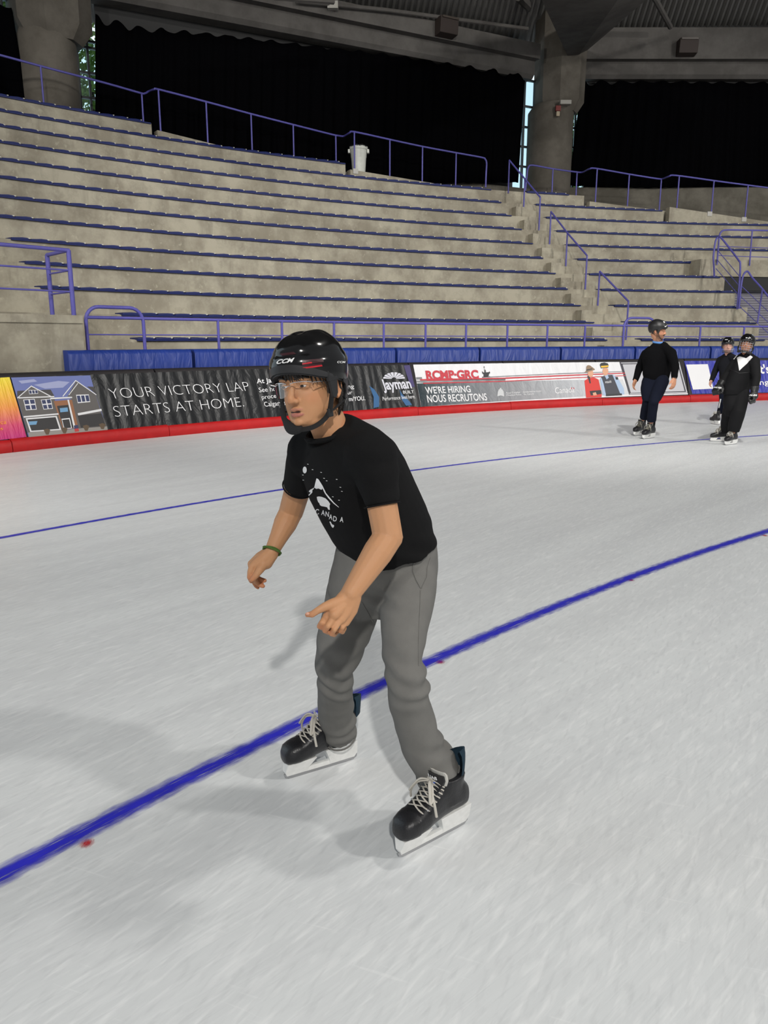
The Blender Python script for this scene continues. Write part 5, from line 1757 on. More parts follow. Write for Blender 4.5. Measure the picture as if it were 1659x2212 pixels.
# torso inside the shirt
rg = []
for c, a_, b_ in ((P_ - (N_ - P_) * 0.10, 0.085, 0.070), (P_.lerp(N_, 0.1), 0.10, 0.075), (P_.lerp(N_, 0.4), 0.11, 0.08), (P_.lerp(N_, 0.7), 0.12, 0.085), (P_.lerp(N_, 0.88), 0.10, 0.06), (N_, 0.055, 0.05)):
    ax = (N_ - P_).normalized(); V = ax.cross(Lf).normalized()
    rg.append(ellring(c, Lf * a_, V * b_))
body.loft(rg)
body.limb([LS, LS.lerp(LE, 0.45), LE], [0.042, 0.042, 0.0405])
body.limb([LE, LE.lerp(LW, 0.28), LE.lerp(LW, 0.65), LW], [0.0395, 0.040, 0.033, 0.0262])
body.limb([RS, RS.lerp(RE, 0.45), RE], [0.042, 0.042, 0.0395])
body.limb([RE, RE.lerp(RW, 0.3), RE.lerp(RW, 0.65), RW], [0.0385, 0.038, 0.029, 0.0225])
low = (P_ - N_) * 0.08
body.limb([N_.lerp(LS, 0.45) + low, LS + low * 0.3], [0.036, 0.038]); body.limb([N_.lerp(RS, 0.45) + low, RS + low * 0.3], [0.036, 0.038])
for h_, k_, a_ in ((LH, LK, LA), (RH, RK, RA)):
    body.limb([h_, h_.lerp(k_, 0.5), k_], [0.055, 0.050, 0.042])
    body.limb([k_, k_.lerp(a_, 0.35), a_], [0.040, 0.038, 0.026])
# near (left) hand: back of the hand to us, fingers curled under, thumb sticking out
def chain(pts, rs): body.limb([at(*p) for p in pts], rs, 12)
Yw = 1.88
chain([(757, 1283, Yw), (741, 1303, Yw - .01), (722, 1328, 1.835)], [0.0235, 0.0225, 0.0145])
chain([(752, 1285, Yw), (730, 1308, 1.86), (706, 1331, 1.845)], [0.0215, 0.020, 0.0115])
chain([(762, 1288, Yw), (750, 1312, 1.87), (737, 1338, 1.845)], [0.0215, 0.021, 0.0125])
chain([(765, 1292, Yw), (758, 1318, 1.875), (747, 1344, 1.86)], [0.019, 0.018, 0.0115])
chain([(706, 1331, 1.845), (695, 1345, 1.825), (690, 1353, 1.835), (697, 1357, 1.87), (706, 1351, 1.885)], [0.0095, 0.0076, 0.0074, 0.0070, 0.0062])       # index
chain([(721, 1333, 1.838), (708, 1353, 1.815), (702, 1362, 1.825), (709, 1366, 1.865), (718, 1357, 1.885)], [0.0098, 0.0077, 0.0075, 0.0070, 0.0062])      # middle
chain([(734, 1339, 1.842), (722, 1360, 1.820), (716, 1369, 1.830), (722, 1371, 1.868), (730, 1362, 1.888)], [0.0095, 0.0075, 0.0073, 0.0069, 0.0060])      # ring
chain([(746, 1344, 1.858), (739, 1356, 1.842), (735, 1363, 1.848), (740, 1366, 1.878), (745, 1357, 1.893)], [0.0086, 0.0067, 0.0065, 0.0061, 0.0056])      # little
chain([(744, 1296, 1.868), (716, 1306, 1.845), (701, 1311, 1.835), (686, 1319, 1.828), (674, 1327, 1.826), (663.5, 1328, 1.830)], [0.016, 0.0145, 0.0115, 0.0092, 0.0088, 0.0064])   # thumb
tips = [(at(663, 1328, 1.83), 0.03), (at(692, 1353, 1.83), 0.022), (at(704, 1363, 1.82), 0.022), (at(718, 1370, 1.83), 0.02), (at(737, 1364, 1.85), 0.018)]
# far (right) hand: loosely curled, thumb side down
chain([(586, 1193, 2.33), (570, 1207, 2.325), (547, 1222, 2.315)], [0.0215, 0.023, 0.0145])
chain([(588, 1197, 2.33), (575, 1215, 2.325), (560, 1229, 2.32)], [0.020, 0.022, 0.013])
chain([(582, 1192, 2.335), (562, 1206, 2.335), (543, 1218, 2.335)], [0.019, 0.020, 0.0125])
chain([(546, 1222, 2.312), (541, 1236, 2.305), (540, 1247, 2.305), (543, 1255, 2.312)], [0.0125, 0.0105, 0.0098, 0.008])          # index pointing down
chain([(543, 1220, 2.335), (547, 1243, 2.345), (553, 1256, 2.350), (560, 1263, 2.352), (568, 1266, 2.350)], [0.012, 0.0102, 0.0092, 0.0086, 0.0072])
chain([(544, 1219, 2.350), (549, 1240, 2.362), (558, 1250, 2.366), (565, 1253, 2.364), (572, 1254, 2.360)], [0.0115, 0.0098, 0.009, 0.0084, 0.007])
chain([(545, 1222, 2.355), (547, 1250, 2.372), (550, 1260, 2.376), (554, 1266, 2.372), (557, 1269, 2.368)], [0.0105, 0.009, 0.0082, 0.0076, 0.0064])
chain([(572, 1216, 2.318), (562, 1230, 2.300), (553, 1243, 2.290), (545, 1252, 2.288)], [0.0165, 0.0135, 0.0102, 0.008])            # thumb
tips += [(at(543, 1252, 2.305), 0.03), (at(568, 1266, 2.35), 0.04), (at(572, 1254, 2.36), 0.04), (at(557, 1268, 2.37), 0.035), (at(546, 1251, 2.288), 0.025)]
me = body.remeshed('body', M['skin'], 0.0028, 3, 0.4)
tone(me, HM, SKIN, hands=tips)
bo = link_mesh('body', me, boy)
face_extras(HM, boy, look=-0.002)
# nostrils and light moustache shade stay with the skin; nails as small plates
for p, u_ in (((664.5, 1326, 1.822), 0), ((542.5, 1253, 2.299), 0)):
    mb = MB(); mb.ell(at(*p), (0.0055, 0.0022, 0.0042), 10, 6)
    mb.build('fingernail', mat('nail', s2l(206, 152, 128), 0.35), boy, smooth=True)

# hair: fringe under the brow of the helmet, sides and nape
mb = MB()
hr_ = random.Random(3)
def lock(pts, r0, r1):
    pts = catmull(pts, 4)
    mb.tube(pts, [r0 + (r1 - r0) * (i / (len(pts) - 1)) ** 1.3 for i in range(len(pts))], 7, flat=0.5, up=(0, 1, 0.2))
for i in range(26):
    t = -1 + 2 * i / 25
    x0 = 0.066 * t
    y0 = 0.094 - 0.05 * t * t
    drop = 0.018 + 0.014 * hr_.random() + (0.016 if abs(t) > 0.75 else 0)
    sw = 0.012 * (hr_.random() - 0.2)
    lock([(x0, y0 - 0.006, 0.055), (x0 + sw * 0.3, y0 + 0.004, 0.040), (x0 + sw, y0 + 0.004, 0.042 - drop * 0.6), (x0 + sw * 1.8, y0 + 0.001, 0.040 - drop)], 0.0065, 0.0008)
for sx in (-1, 1):
    for i in range(14):
        f_ = i / 13
        y0 = 0.036 - 0.05 * f_
        L_ = 0.030 if f_ < 0.45 else 0.012
        lock([(sx * 0.0745, y0, 0.045), (sx * 0.080, y0, 0.02), (sx * 0.0785, y0 - 0.003, 0.02 - L_), (sx * 0.076, y0 - 0.006 + 0.004 * hr_.random(), 0.004 - L_ - 0.008 * hr_.random())], 0.0075, 0.001)
    for i in range(16):
        f_ = i / 15
        aa = rad(100 + 80 * f_)
        x0, y0 = sx * 0.076 * math.sin(aa), -0.006 + 0.098 * math.cos(aa)
        lock([(x0, y0, 0.01), (x0 * 1.06, y0 * 1.04, -0.035), (x0 * 1.02, y0 * 1.0, -0.07), (x0 * 0.9, y0 * 0.9 - 0.004, -0.082 - 0.02 * hr_.random())], 0.0115, 0.0015)
xf(mb, HM).build('hair', M['hair'], boy, smooth=True)

# helmet with its marks
hel = helmet(HM, boy)
hb = bvh_of(hel)
def hel_px(px, py, off=0.0012, bvh=None):
    d = ray(px, py).normalized()
    loc, nrm, _, _ = (bvh or hb).ray_cast(Vector((0, 0, EYE)), d)
    if loc is None: return None
    if nrm.dot(d) > 0: nrm = -nrm
    return loc + nrm * off
def px_text(mb, s, O, U, V, fn, mi=0, offset=0.0, shear=0.0):
    vs, fs = text_geo(s, offset, shear)
    add_hits(mb, [fn(O[0] + U[0] * u + V[0] * v, O[1] + U[1] * u + V[1] * v) for u, v in vs], fs, mi)
mb = MB()
px_text(mb, 'CCM', (597, 786.5), (37, -4.5), (2.5, -8.5), hel_px, offset=0.034, shear=0.25)
o = mb.build('lettering', M['white_print'], hel)
mb = MB()
px_text(mb, 'CCM', (727.5, 784), (17.5, 0.2), (0.3, -4.0), hel_px, offset=0.02, shear=0.1)
o = mb.build('lettering', M['white_print'], hel)
def px_patch(mb, poly, fn, off, mi=0, sub=4):
    vs, fs = tri_refine(poly, sub)
    add_hits(mb, [fn(x, y, off) for x, y in vs], fs, mi)
mb = MB()
for poly in ([(653, 785), (673, 782), (674, 784.5), (653, 787.5)], [(652, 794), (672, 791), (695, 788), (696, 791), (676, 794), (653, 796.5)]):
    px_patch(mb, poly, hel_px, 0.0016)
mb.build('vent_insert', M['red_plastic'], hel)
mb = MB()
for poly in ([(652, 779), (676, 776), (698, 775), (699, 782), (676, 785), (653, 790)], [(605, 764), (634, 760), (640, 765), (609, 769)], [(655, 788), (694, 785), (696, 788), (673, 791), (654, 793)]):
    px_patch(mb, poly, hel_px, 0.0009)
mb.build('vent_opening', mat('deep red vent', (0.035, 0.002, 0.005), 0.4), hel)

# glasses
gl = None
mb = MB()
def lens_patch(sx):
    rg_ = []
    for i in range(13):
        u = -1 + 2 * i / 12
        x = sx * (0.033 + 0.027 * u)
        y = 0.1085 - 0.45 * (abs(x) / 0.1) ** 2 * 0.1 - 0.010 * max(0, u)
        top = 0.012 - 0.004 * abs(u) ** 3
        bot = -0.030 + 0.010 * abs(u) ** 2.5
        rg_.append([(x, y, top + (bot - top) * j / 6) for j in range(7)])
    return rg_
frm = MB()
for sx in (-1, 1):
    L_ = lens_patch(sx)
    frm.tube([p[0] for p in L_], 0.0011, 6)
    hx = [L_[-1][0]]
    frm.tube([L_[12][1], (sx * 0.070, 0.090, 0.008), (sx * 0.078, 0.045, 0.006), (sx * 0.078, 0.0, 0.002)], 0.0015, 6)
frm.tube([lens_patch(1)[0][1], (0.0035, 0.1125, 0.003), (-0.0035, 0.1125, 0.003), lens_patch(-1)[0][1]], 0.0011, 6)
gl = xf(frm, HM).build('glasses', M['silver'], boy, smooth=True)
for sx in (-1, 1):
    m_ = MB()
    m_.loft([[Vector(p) for p in r] for r in lens_patch(sx)], False, False)
    xf(m_, HM).build('lens', M['lens'], gl, smooth=True)

# T-shirt
def wr(sc, amp, st=(1, 1, 1), seed=0.0, zlim=None):
    def f_(co, nr_):
        p = Vector((co.x * st[0], co.y * st[1], co.z * st[2])) * sc + Vector((seed, seed, seed))
        a = noise.noise(p) + 0.5 * noise.noise(p * 2.1)
        return amp * a
    return f_
def spine(px, py, Y): return at(px, py, Y)
S = [(spine(836, 1186, 2.325), 0.164, 0.142), (spine(833, 1168, 2.32), 0.166, 0.145), (spine(820, 1134, 2.30), 0.166, 0.145), (spine(793, 1085, 2.26), 0.170, 0.142), (spine(769, 1035, 2.22), 0.178, 0.138),
     (spine(750, 992, 2.185), 0.185, 0.122), (spine(735, 962, 2.17), 0.165, 0.100), (spine(719, 941, 2.155), 0.112, 0.082), (spine(712, 929, 2.142), 0.080, 0.070)]
sh = MB()
rg = []
for i, (c, a_, b_) in enumerate(S):
    ax = (S[min(i + 1, len(S) - 1)][0] - S[max(i - 1, 0)][0]).normalized()
    V = ax.cross(Lf).normalized()
    rg.append(ellring(c, Lf * a_, V * b_, 36, 0.9))
sh.loft(rg)
for S_ in (LS, RS):
    sh.limb([N_.lerp(P_, 0.08).lerp(S_, 0.32), S_ + Vector((0, 0, -0.004))], [0.064, 0.066], 20)
    sh.limb([N_.lerp(P_, 0.22).lerp(S_, 0.2), S_ + Vector((0, 0, -0.02))], [0.076, 0.066], 20)
def sleeve(sh_, pts, rs):
    sh_.tube(pts, rs, 22)
    sh_.ell(pts[0], (rs[0],) * 3, 20, 12)
lsE = LS.lerp(LE, 0.60)
sleeve(sh, [LS + Vector((-0.012, 0.01, 0.0)), LS.lerp(LE, 0.25), LS.lerp(LE, 0.5), LS.lerp(LE, 0.61)], [0.070, 0.062, 0.052, 0.0475])
rsE = RS.lerp(RE, 0.60)
sleeve(sh, [RS + Vector((0.005, -0.01, 0.0)), RS.lerp(RE, 0.25), RS.lerp(RE, 0.5), RS.lerp(RE, 0.58)], [0.066, 0.060, 0.053, 0.049])
def shirt_wr(co, nr_):
    p = co * 7.0
    a = noise.noise(p + Vector((3, 1, 2)))
    t = (co - P_).dot((N_ - P_).normalized()) / (N_ - P_).length
    fold = max(0, 1 - abs(t - 0.12) / 0.22) * math.sin((co.z * 1.0 + co.x * 0.5) * 95 + 3 * noise.noise(co * 6)) * 0.0042
    d = (co - LS.lerp(LE, 0.35)).length
    fold2 = max(0, 1 - d / 0.14) * math.sin(co.z * 90 + 4 * noise.noise(co * 9)) * 0.0022
    return 0.0045 * a + fold + fold2
me = sh.remeshed('t_shirt', M['black_cloth'], 0.0050, 7, 0.5, shirt_wr)
shirt = link_mesh('t_shirt', me, boy)
mb = MB()                                                  # ribbed collar
ax = (nk - N_).normalized(); V = ax.cross(Lf).normalized()
cc = N_.lerp(nk, 0.03) + Vector((-0.003, 0, 0))
mb.tube([cc + Lf * 0.067 * math.cos(t) + V * 0.068 * math.sin(t) for t in [2 * math.pi * k / 28 for k in range(29)]], 0.0075, 8)
mb.build('collar', M['black_cloth'], shirt, smooth=True)
for Sx, Ex, r_, t_ in ((LS, LE, 0.0475, 0.605), (RS, RE, 0.049, 0.575)):   # sleeve hems
    mb = MB()
    c = Sx.lerp(Ex, t_); ax = (Ex - Sx).normalized(); u = ax.orthogonal().normalized(); v = ax.cross(u)
    mb.tube([c + (u * math.cos(t) + v * math.sin(t)) * r_ for t in [2 * math.pi * k / 28 for k in range(29)]], 0.0026, 6)
    mb.build('hem', M['black_cloth'], shirt, smooth=True)
# chest print
sb = bvh_of(shirt)
sp = lambda x, y, off=0.0014: hel_px(x, y, off, sb)
Zs = lambda x, y: (550 + 0.2532 * x, 690 + 0.2532 * y)
def spatch(poly): px_patch(mb, [Zs(*p) for p in poly], sp, 0.0016, sub=5)
mb = MB()
spatch([(432 + 17 * math.cos(t * math.pi / 9), 1284 + 29 * math.sin(t * math.pi / 9)) for t in range(18)])
mb.build('moon_print', M['white_print'], shirt)
mb = MB()
spatch([(532, 1355), (548, 1362), (585, 1420), (600, 1462), (590, 1455), (582, 1440), (575, 1452), (560, 1425), (548, 1440), (538, 1420), (530, 1444), (522, 1425), (512, 1432)])
spatch([(512, 1432), (505, 1448), (497, 1452), (496, 1475), (488, 1480), (470, 1470), (466, 1464), (480, 1450), (497, 1442)])
spatch([(486, 1472), (440, 1522), (443, 1527), (492, 1480)])
spatch([(585, 1420), (612, 1478), (640, 1512), (680, 1560), (720, 1597), (722, 1603), (676, 1568), (632, 1522), (604, 1484), (592, 1460)])
mb.build('mountain_print', M['white_print'], shirt)
mb = MB()
spatch([(534, 1512), (552, 1508), (578, 1512), (608, 1524), (630, 1545), (648, 1572), (642, 1588), (646, 1622), (632, 1620), (622, 1600), (604, 1596), (602, 1578), (580, 1575), (572, 1590), (560, 1580), (556, 1566), (546, 1556), (538, 1535)])
mb.build('bear_print', M['white_print'], shirt)
mb = MB()
for x, y in ((452, 1232), (492, 1278), (565, 1301), (410, 1324), (413, 1366), (612, 1373), (697, 1361), (728, 1427), (740, 1461), (664, 1508), (716, 1537), (590, 1352)):
    spatch([(x, y), (x + 13, y + 2), (x + 13, y + 6), (x, y + 4)])
mb.build('star_print', M['white_print'], shirt)
mb = MB()
spatch([(642, 1722), (652, 1722), (664, 1745), (680, 1752), (682, 1762), (672, 1776), (662, 1768), (652, 1750)])
mb.build('leaf_print', M['white_print'], shirt)
mb = MB()
for ch, x, y in (('C', 521, 1655), ('A', 571, 1664), ('N', 606, 1676), ('A', 636, 1700), ('D', 672, 1716), ('A', 729, 1722)):
    vs, fs = text_geo(ch, 0.02)
    add_hits(mb, [sp(*Zs(x + 30 * u + 3 * v, y + 6 * u - 42 * v), 0.0016) for u, v in vs], fs)
mb.build('chest_lettering', M['white_print'], shirt)

# trousers
def leg(rows):
    rg = []
    for (xl, xr, y, Y, dep) in rows:
        c = at((xl + xr) / 2, y, Y)
        a_ = pxr((xr - xl) / 2, Y)
        rg.append((c, a_, a_ * dep))
    out = []
    for i, (c, a_, b_) in enumerate(rg):
        ax = (rg[min(i + 1, len(rg) - 1)][0] - rg[max(i - 1, 0)][0]).normalized()
        U = Vector((1, 0.0, 0)); U = (U - ax * U.dot(ax)).normalized()
        V = ax.cross(U).normalized()
        out.append(ellring(c, U * a_, V * b_, 30, 0.95))
    return out
tr = MB()
hipc = at(835, 1235, 2.33)
rg = []
for y, xl, xr, Y, b_ in ((1150, 742, 938, 2.32, 0.110), (1175, 728, 945, 2.32, 0.132), (1195, 722, 949, 2.325, 0.140), (1230, 712, 950, 2.33, 0.144), (1270, 704, 946, 2.33, 0.138), (1305, 712, 934, 2.32, 0.118), (1335, 740, 905, 2.31, 0.08)):
    c = at((xl + xr) / 2, y, Y)
    rg.append(ellring(c, Vector((pxr((xr - xl) / 2, Y), 0, 0)), Vector((0, b_, -0.02)), 36, 0.92))
tr.loft(rg)
Rleg = leg([(716, 822, 1232, 2.385, 1.0), (706, 824, 1275, 2.385, 1.15), (694, 818, 1325, 2.345, 1.12), (682, 802, 1370, 2.30, 1.1), (677, 786, 1405, 2.275, 1.1), (678, 770, 1435, 2.27, 1.15), (682, 765, 1465, 2.30, 1.15), (683, 764, 1500, 2.36, 1.1), (683, 768, 1535, 2.43, 1.25), (690, 771, 1565, 2.46, 1.3), (698, 772, 1586, 2.475, 1.3)])
Lleg = leg([(842, 944, 1215, 2.30, 0.95), (832, 945, 1250, 2.265, 1.1), (826, 944, 1275, 2.245, 1.15), (819, 935, 1325, 2.19, 1.12), (820, 924, 1370, 2.14, 1.1), (824, 917, 1410, 2.10, 1.1), (828, 921, 1450, 2.075, 1.15), (832, 930, 1485, 2.075, 1.15), (838, 934, 1520, 2.085, 1.1), (846, 945, 1560, 2.10, 1.1), (862, 958, 1605, 2.112, 1.15), (878, 972, 1632, 2.120, 1.3), (890, 990, 1650, 2.128, 1.4), (893, 998, 1662, 2.132, 1.45)])
tr.loft(Rleg); tr.loft(Lleg)
def trouser_wr(co, nr_):
    f_ = 0.0
    a = noise.noise(co * 6.0) * 0.005 + 0.0025 * noise.noise(Vector((co.x * 9, co.y * 9, co.z * 22)))
    for K, r_, k_, am in ((LK + Vector((0.02, 0, -0.03)), 0.14, 78, 0.0050), (RK + Vector((0.02, 0, -0.04)), 0.15, 74, 0.0050), (RA + Vector((0, 0, 0.05)), 0.13, 95, 0.0055), (LA + Vector((0.02, 0.02, 0.06)), 0.13, 85, 0.0042), (P_ + Vector((-0.02, -0.1, -0.08)), 0.14, 70, 0.0035)):
        d = (co - K).length
        if d < r_:
            f_ += 1.7 * am * (1 - d / r_) * math.sin(co.z * k_ + co.x * 30 + 5 * noise.noise(co * 8 + Vector((r_, 0, 0))))
    return a + f_
me = tr.remeshed('trousers', M['grey_twill'], 0.0050, 12, 0.5, trouser_wr)
trou = link_mesh('trousers', me, boy)
tb_ = bvh_of(trou)
tp_ = lambda x, y, off=0.001: hel_px(x, y, off, tb_)
def seam(name, pts, r, m_=None, par=None, fn=None):
    mb = MB()
    q = []
    for p, p2 in zip(pts, pts[1:]):
        for k in range(6): q.append((p[0] + (p2[0] - p[0]) * k / 6, p[1] + (p2[1] - p[1]) * k / 6))
    q.append(pts[-1])
    mb.tube([h for h in ((fn or tp_)(x, y, r * 0.3) for x, y in q) if h is not None], r, 6)
    return mb.build(name, m_ or M['grey_twill'], par or trou, smooth=True)
Zt = lambda x, y: (500 + 0.31344 * x, 1100 + 0.31344 * y)
seam('pocket_edge', [Zt(1272, 330), Zt(1252, 380), Zt(1252, 430), Zt(1275, 490), Zt(1305, 545)], 0.0022)
seam('pocket_edge', [Zt(1370, 335), Zt(1350, 400), Zt(1345, 470), Zt(1310, 545)], 0.0018)
seam('side_seam', [Zt(1302, 560), Zt(1300, 660), Zt(1292, 800), Zt(1288, 950), Zt(1290, 1080)], 0.0014)
seam('fly_seam', [Zt(900, 640), Zt(945, 720), Zt(985, 800)], 0.0018)
mb = MB()                                                   # cuff hem of each leg
for rg_ in (Rleg[-1], Lleg[-1]):
    m_ = MB(); m_.tube(rg_ + [rg_[0]], 0.0035, 6)
    m_.build('hem', M['grey_twill'], trou, smooth=True)

# skates
skm = dict(boot=M['boot_black'], toe=M['boot_black'], tongue=M['boot_black'], felt=M['felt'], tendon=M['teal'], lace=M['lace'])
sk_l = skate(SK1, boy, skm, True)
sk_r = skate(SK2, boy, skm, True, tuck=True)
def add_skate_marks(sk, Mx):
    mb = MB()
    def tg(u, v):                                          # curved tongue face
        q = -1 + 2 * u
        return Mx @ Vector((0.0215 + 0.0015 * v - 0.012 * q * q * 0.6 ** 2, -0.026 * q * 1.0, 0.226 + 0.0105 * v - 0.003 * (1 - q * q)))
    add_text(mb, 'BAUER', tg, offset=0.03, shear=0.2)
    mb.build('lettering', M['white_print'], sk)
    mb = MB()
    for sg in (-1, 1):
        pts = [(0.024, 0.250), (0.013, 0.246), (0.010, 0.240), (0.016, 0.236), (0.026, 0.236), (0.018, 0.240), (0.019, 0.245)]
        vs, fs = tri_refine(pts, 0.004)
        mb.add([Mx @ Vector((0.0235 - 8.0 * y * y, sg * y, z - 0.030)) for y, z in vs], fs)
    mb.build('blue_flash', M['blue_print'], sk)
    skb = bvh_of(sk)
    for sg in (-1, 1):
        m_ = MB()
        for x, z in ((0.070, 0.150), (0.056, 0.165), (0.043, 0.179), (0.031, 0.194), (0.020, 0.209), (0.010, 0.226)):
            loc, n_, _, _ = skb.ray_cast(Mx @ Vector((x - 0.006, sg * 0.2, z - 0.002)), (Mx.to_3x3() @ Vector((0, -sg, 0))))
            if loc is None: continue
            m_.ell(loc, (0.0035, 0.0035, 0.0035), 8, 6)
        m_.build('eyelets', M['silver'], sk, smooth=True)
add_skate_marks(sk_l, SK1); add_skate_marks(sk_r, SK2)
# bracelet on the far wrist
mb = MB()
ax = (RW - RE).normalized(); u = ax.orthogonal().normalized(); v = ax.cross(u)
for o_, r_ in ((0.0, 0.0275), (0.004, 0.0285)):
    c = RW - ax * (0.004 + o_)
    mb.tube([c + (u * math.cos(t) + v * math.sin(t)) * r_ + ax * (0.005 * math.sin(t + o_ * 500)) for t in [2 * math.pi * k / 24 for k in range(25)]], 0.0032, 6)
mb.tube([RW + u * 0.028, RW + u * 0.040 + ax * 0.004], 0.0018, 5)
mb.build('bracelet', M['bracelet'], boy, smooth=True)
# ================================================================== THE THREE SKATERS BEHIND
def hand_pieces(body, wrist, dirv, back, thumb, s=1.0, curl=0.5):
    """open relaxed hand: dirv = wrist to knuckles, back = out of the back of the hand, thumb = side of the thumb"""
    d = Vector(dirv).normalized(); b = Vector(back); b = (b - d * b.dot(d)).normalized(); t = Vector(thumb); t = (t - d * t.dot(d) - b * t.dot(b)).normalized()
    W = Vector(wrist)
    for k, (o, l) in enumerate(((0.030, 1.0), (0.010, 1.08), (-0.011, 1.0), (-0.030, 0.8))):
        m_ = W + (d * 0.085 + t * o) * s
        body.limb([W + t * o * 0.55 * s, (W + m_) / 2 + t * o * 0.2 * s, m_], [0.022 * s, 0.018 * s, 0.0125 * s], 10)
        p1 = m_ + (d * 0.040 * l - b * 0.012 * curl * 2) * s
        p2 = p1 + (d * 0.022 * l - b * 0.022 * curl * 2) * s
        p3 = p2 + (d * 0.008 * l - b * 0.020 * curl * 2) * s
        body.limb([m_, p1, p2, p3], [0.0105 * s, 0.0095 * s, 0.0085 * s, 0.007 * s], 8)
    a0 = W + (d * 0.025 + t * 0.022) * s
    body.limb([a0, a0 + (d * 0.03 + t * 0.026 - b * 0.008) * s, a0 + (d * 0.060 + t * 0.036 - b * 0.016) * s, a0 + (d * 0.082 + t * 0.036 - b * 0.022) * s], [0.017 * s, 0.014 * s, 0.011 * s, 0.008 * s], 8)

def figure(root, HM, J, skin, sc=1.0, hands=(True, True), beard=None, fwd=None, back=None):
    b_ = head_pieces(HM)
    N, P = J['N'], J['P']
    L = (J['LS'] - J['RS']).normalized()
    nk = HM @ Vector((0, -0.03, -0.055))
    b_.tube([nk + Vector((0, 0, 0.03)), nk, N, N.lerp(P, 0.12)], [0.052 * sc, 0.055 * sc, 0.058 * sc, 0.08 * sc], 16)
    ax = (N - P).normalized(); V = ax.cross(L).normalized()
    b_.loft([ellring(P.lerp(N, t), L * a * sc, V * c * sc) for t, a, c in ((-0.1, .12, .09), (0.1, .125, .09), (0.45, .12, .09), (0.75, .14, .10), (0.92, .11, .07), (1.0, .06, .05))])
    for s_ in 'LR':
        S_, E_, W_ = J[s_ + 'S'], J[s_ + 'E'], J[s_ + 'W']
        b_.limb([S_, S_.lerp(E_, .5), E_], [0.05 * sc, 0.044 * sc, 0.038 * sc]); b_.limb([E_, E_.lerp(W_, .35), W_], [0.037 * sc, 0.036 * sc, 0.026 * sc])
        H_, K_, A_ = J[s_ + 'H'], J[s_ + 'K'], J[s_ + 'A']
        b_.limb([H_, H_.lerp(K_, .5), K_], [0.07 * sc, 0.06 * sc, 0.048 * sc]); b_.limb([K_, K_.lerp(A_, .35), A_], [0.045 * sc, 0.044 * sc, 0.03 * sc])
        if hands[0 if s_ == 'L' else 1]:
            d = (W_ - E_).normalized()
            sd = L * (1 if s_ == 'L' else -1)
            f = Vector(fwd)
            hand_pieces(b_, W_, d * 1.0 + f * 0.12, sd * 0.9 + f * 0.25, f, 0.95 * sc, 0.45)
    me = b_.remeshed('body', M['skin'], 0.0065, 2, 0.45)
    tone(me, HM, skin, beard=beard)
    return link_mesh('body', me, root)

def top_garment(name, root, J, m, rows, sl, yoke=0.07, voxel=0.011, amp=0.006):
    """rows: (px l, px r, y, Y, depth); sl: sleeve radii from shoulder to cuff, fraction of the forearm covered"""
    mb = MB()
    L = (J['LS'] - J['RS']).normalized()
    N, P = J['N'], J['P']
    ax = (N - P).normalized(); V = ax.cross(L).normalized()
    for_rings = []
    for xl, xr, y, Y, dep in rows:
        c = at((xl + xr) / 2, y, Y)
        for_rings.append(ellring(c, Vector((pxr((xr - xl) / 2, Y), 0, 0)) , Vector((0, dep, 0)), 28, 0.92))
    mb.loft(for_rings)
    for s_ in 'LR':
        S_, E_, W_ = J[s_ + 'S'], J[s_ + 'E'], J[s_ + 'W']
        mb.limb([N.lerp(S_, 0.25) + Vector((0, 0, 0.012)), S_], [yoke * 1.05, sl[0] * 0.95])
        pts = [S_, S_.lerp(E_, .5), E_, E_.lerp(W_, .5), E_.lerp(W_, sl[-1])]
        mb.tube(pts, list(sl[:-1]), 16)
        mb.ell(S_, (sl[0],) * 3, 14, 10); mb.ell(E_, (sl[2],) * 3, 14, 10)
    def w_(co, nr_):
        return amp * noise.noise(co * 9) + amp * 0.5 * math.sin(co.z * 60 + 5 * noise.noise(co * 6)) * max(0, noise.noise(co * 3 + Vector((4, 4, 4))))
    me = mb.remeshed(name, m, voxel, 3, 0.5, w_)
    return link_mesh(name, me, root)

def pants(root, J, m, hip_rows, rads, voxel=0.011, amp=0.007):
    mb = MB()
    mb.loft([ellring(at((xl + xr) / 2, y, Y), Vector((pxr((xr - xl) / 2, Y), 0, 0)), Vector((0, dep, 0)), 28, 0.92) for xl, xr, y, Y, dep in hip_rows])
    for s_ in 'LR':
        H_, K_, A_ = J[s_ + 'H'], J[s_ + 'K'], J[s_ + 'A']
        pts = [H_, H_.lerp(K_, .5), K_, K_.lerp(A_, .5), K_.lerp(A_, .95)]
        mb.tube(pts, list(rads), 18); mb.ell(H_, (rads[0],) * 3, 14, 10); mb.ell(K_, (rads[2] * 1.0,) * 3, 14, 10)
    def w_(co, nr_):
        return amp * noise.noise(co * 8) + amp * 0.6 * math.sin(co.z * 55 + 5 * noise.noise(co * 5)) * max(0, noise.noise(co * 3))
    me = mb.remeshed('trousers', m, voxel, 3, 0.5, w_)
    return link_mesh('trousers', me, root)

def patch_on(name, bvh, parent, m, polys, off=0.003, sub=3):
    mb = MB()
    for poly in polys:
        px_patch(mb, poly, lambda x, y, o_: hel_px(x, y, o_, bvh), off, sub=sub)
    return mb.build(name, m, parent)

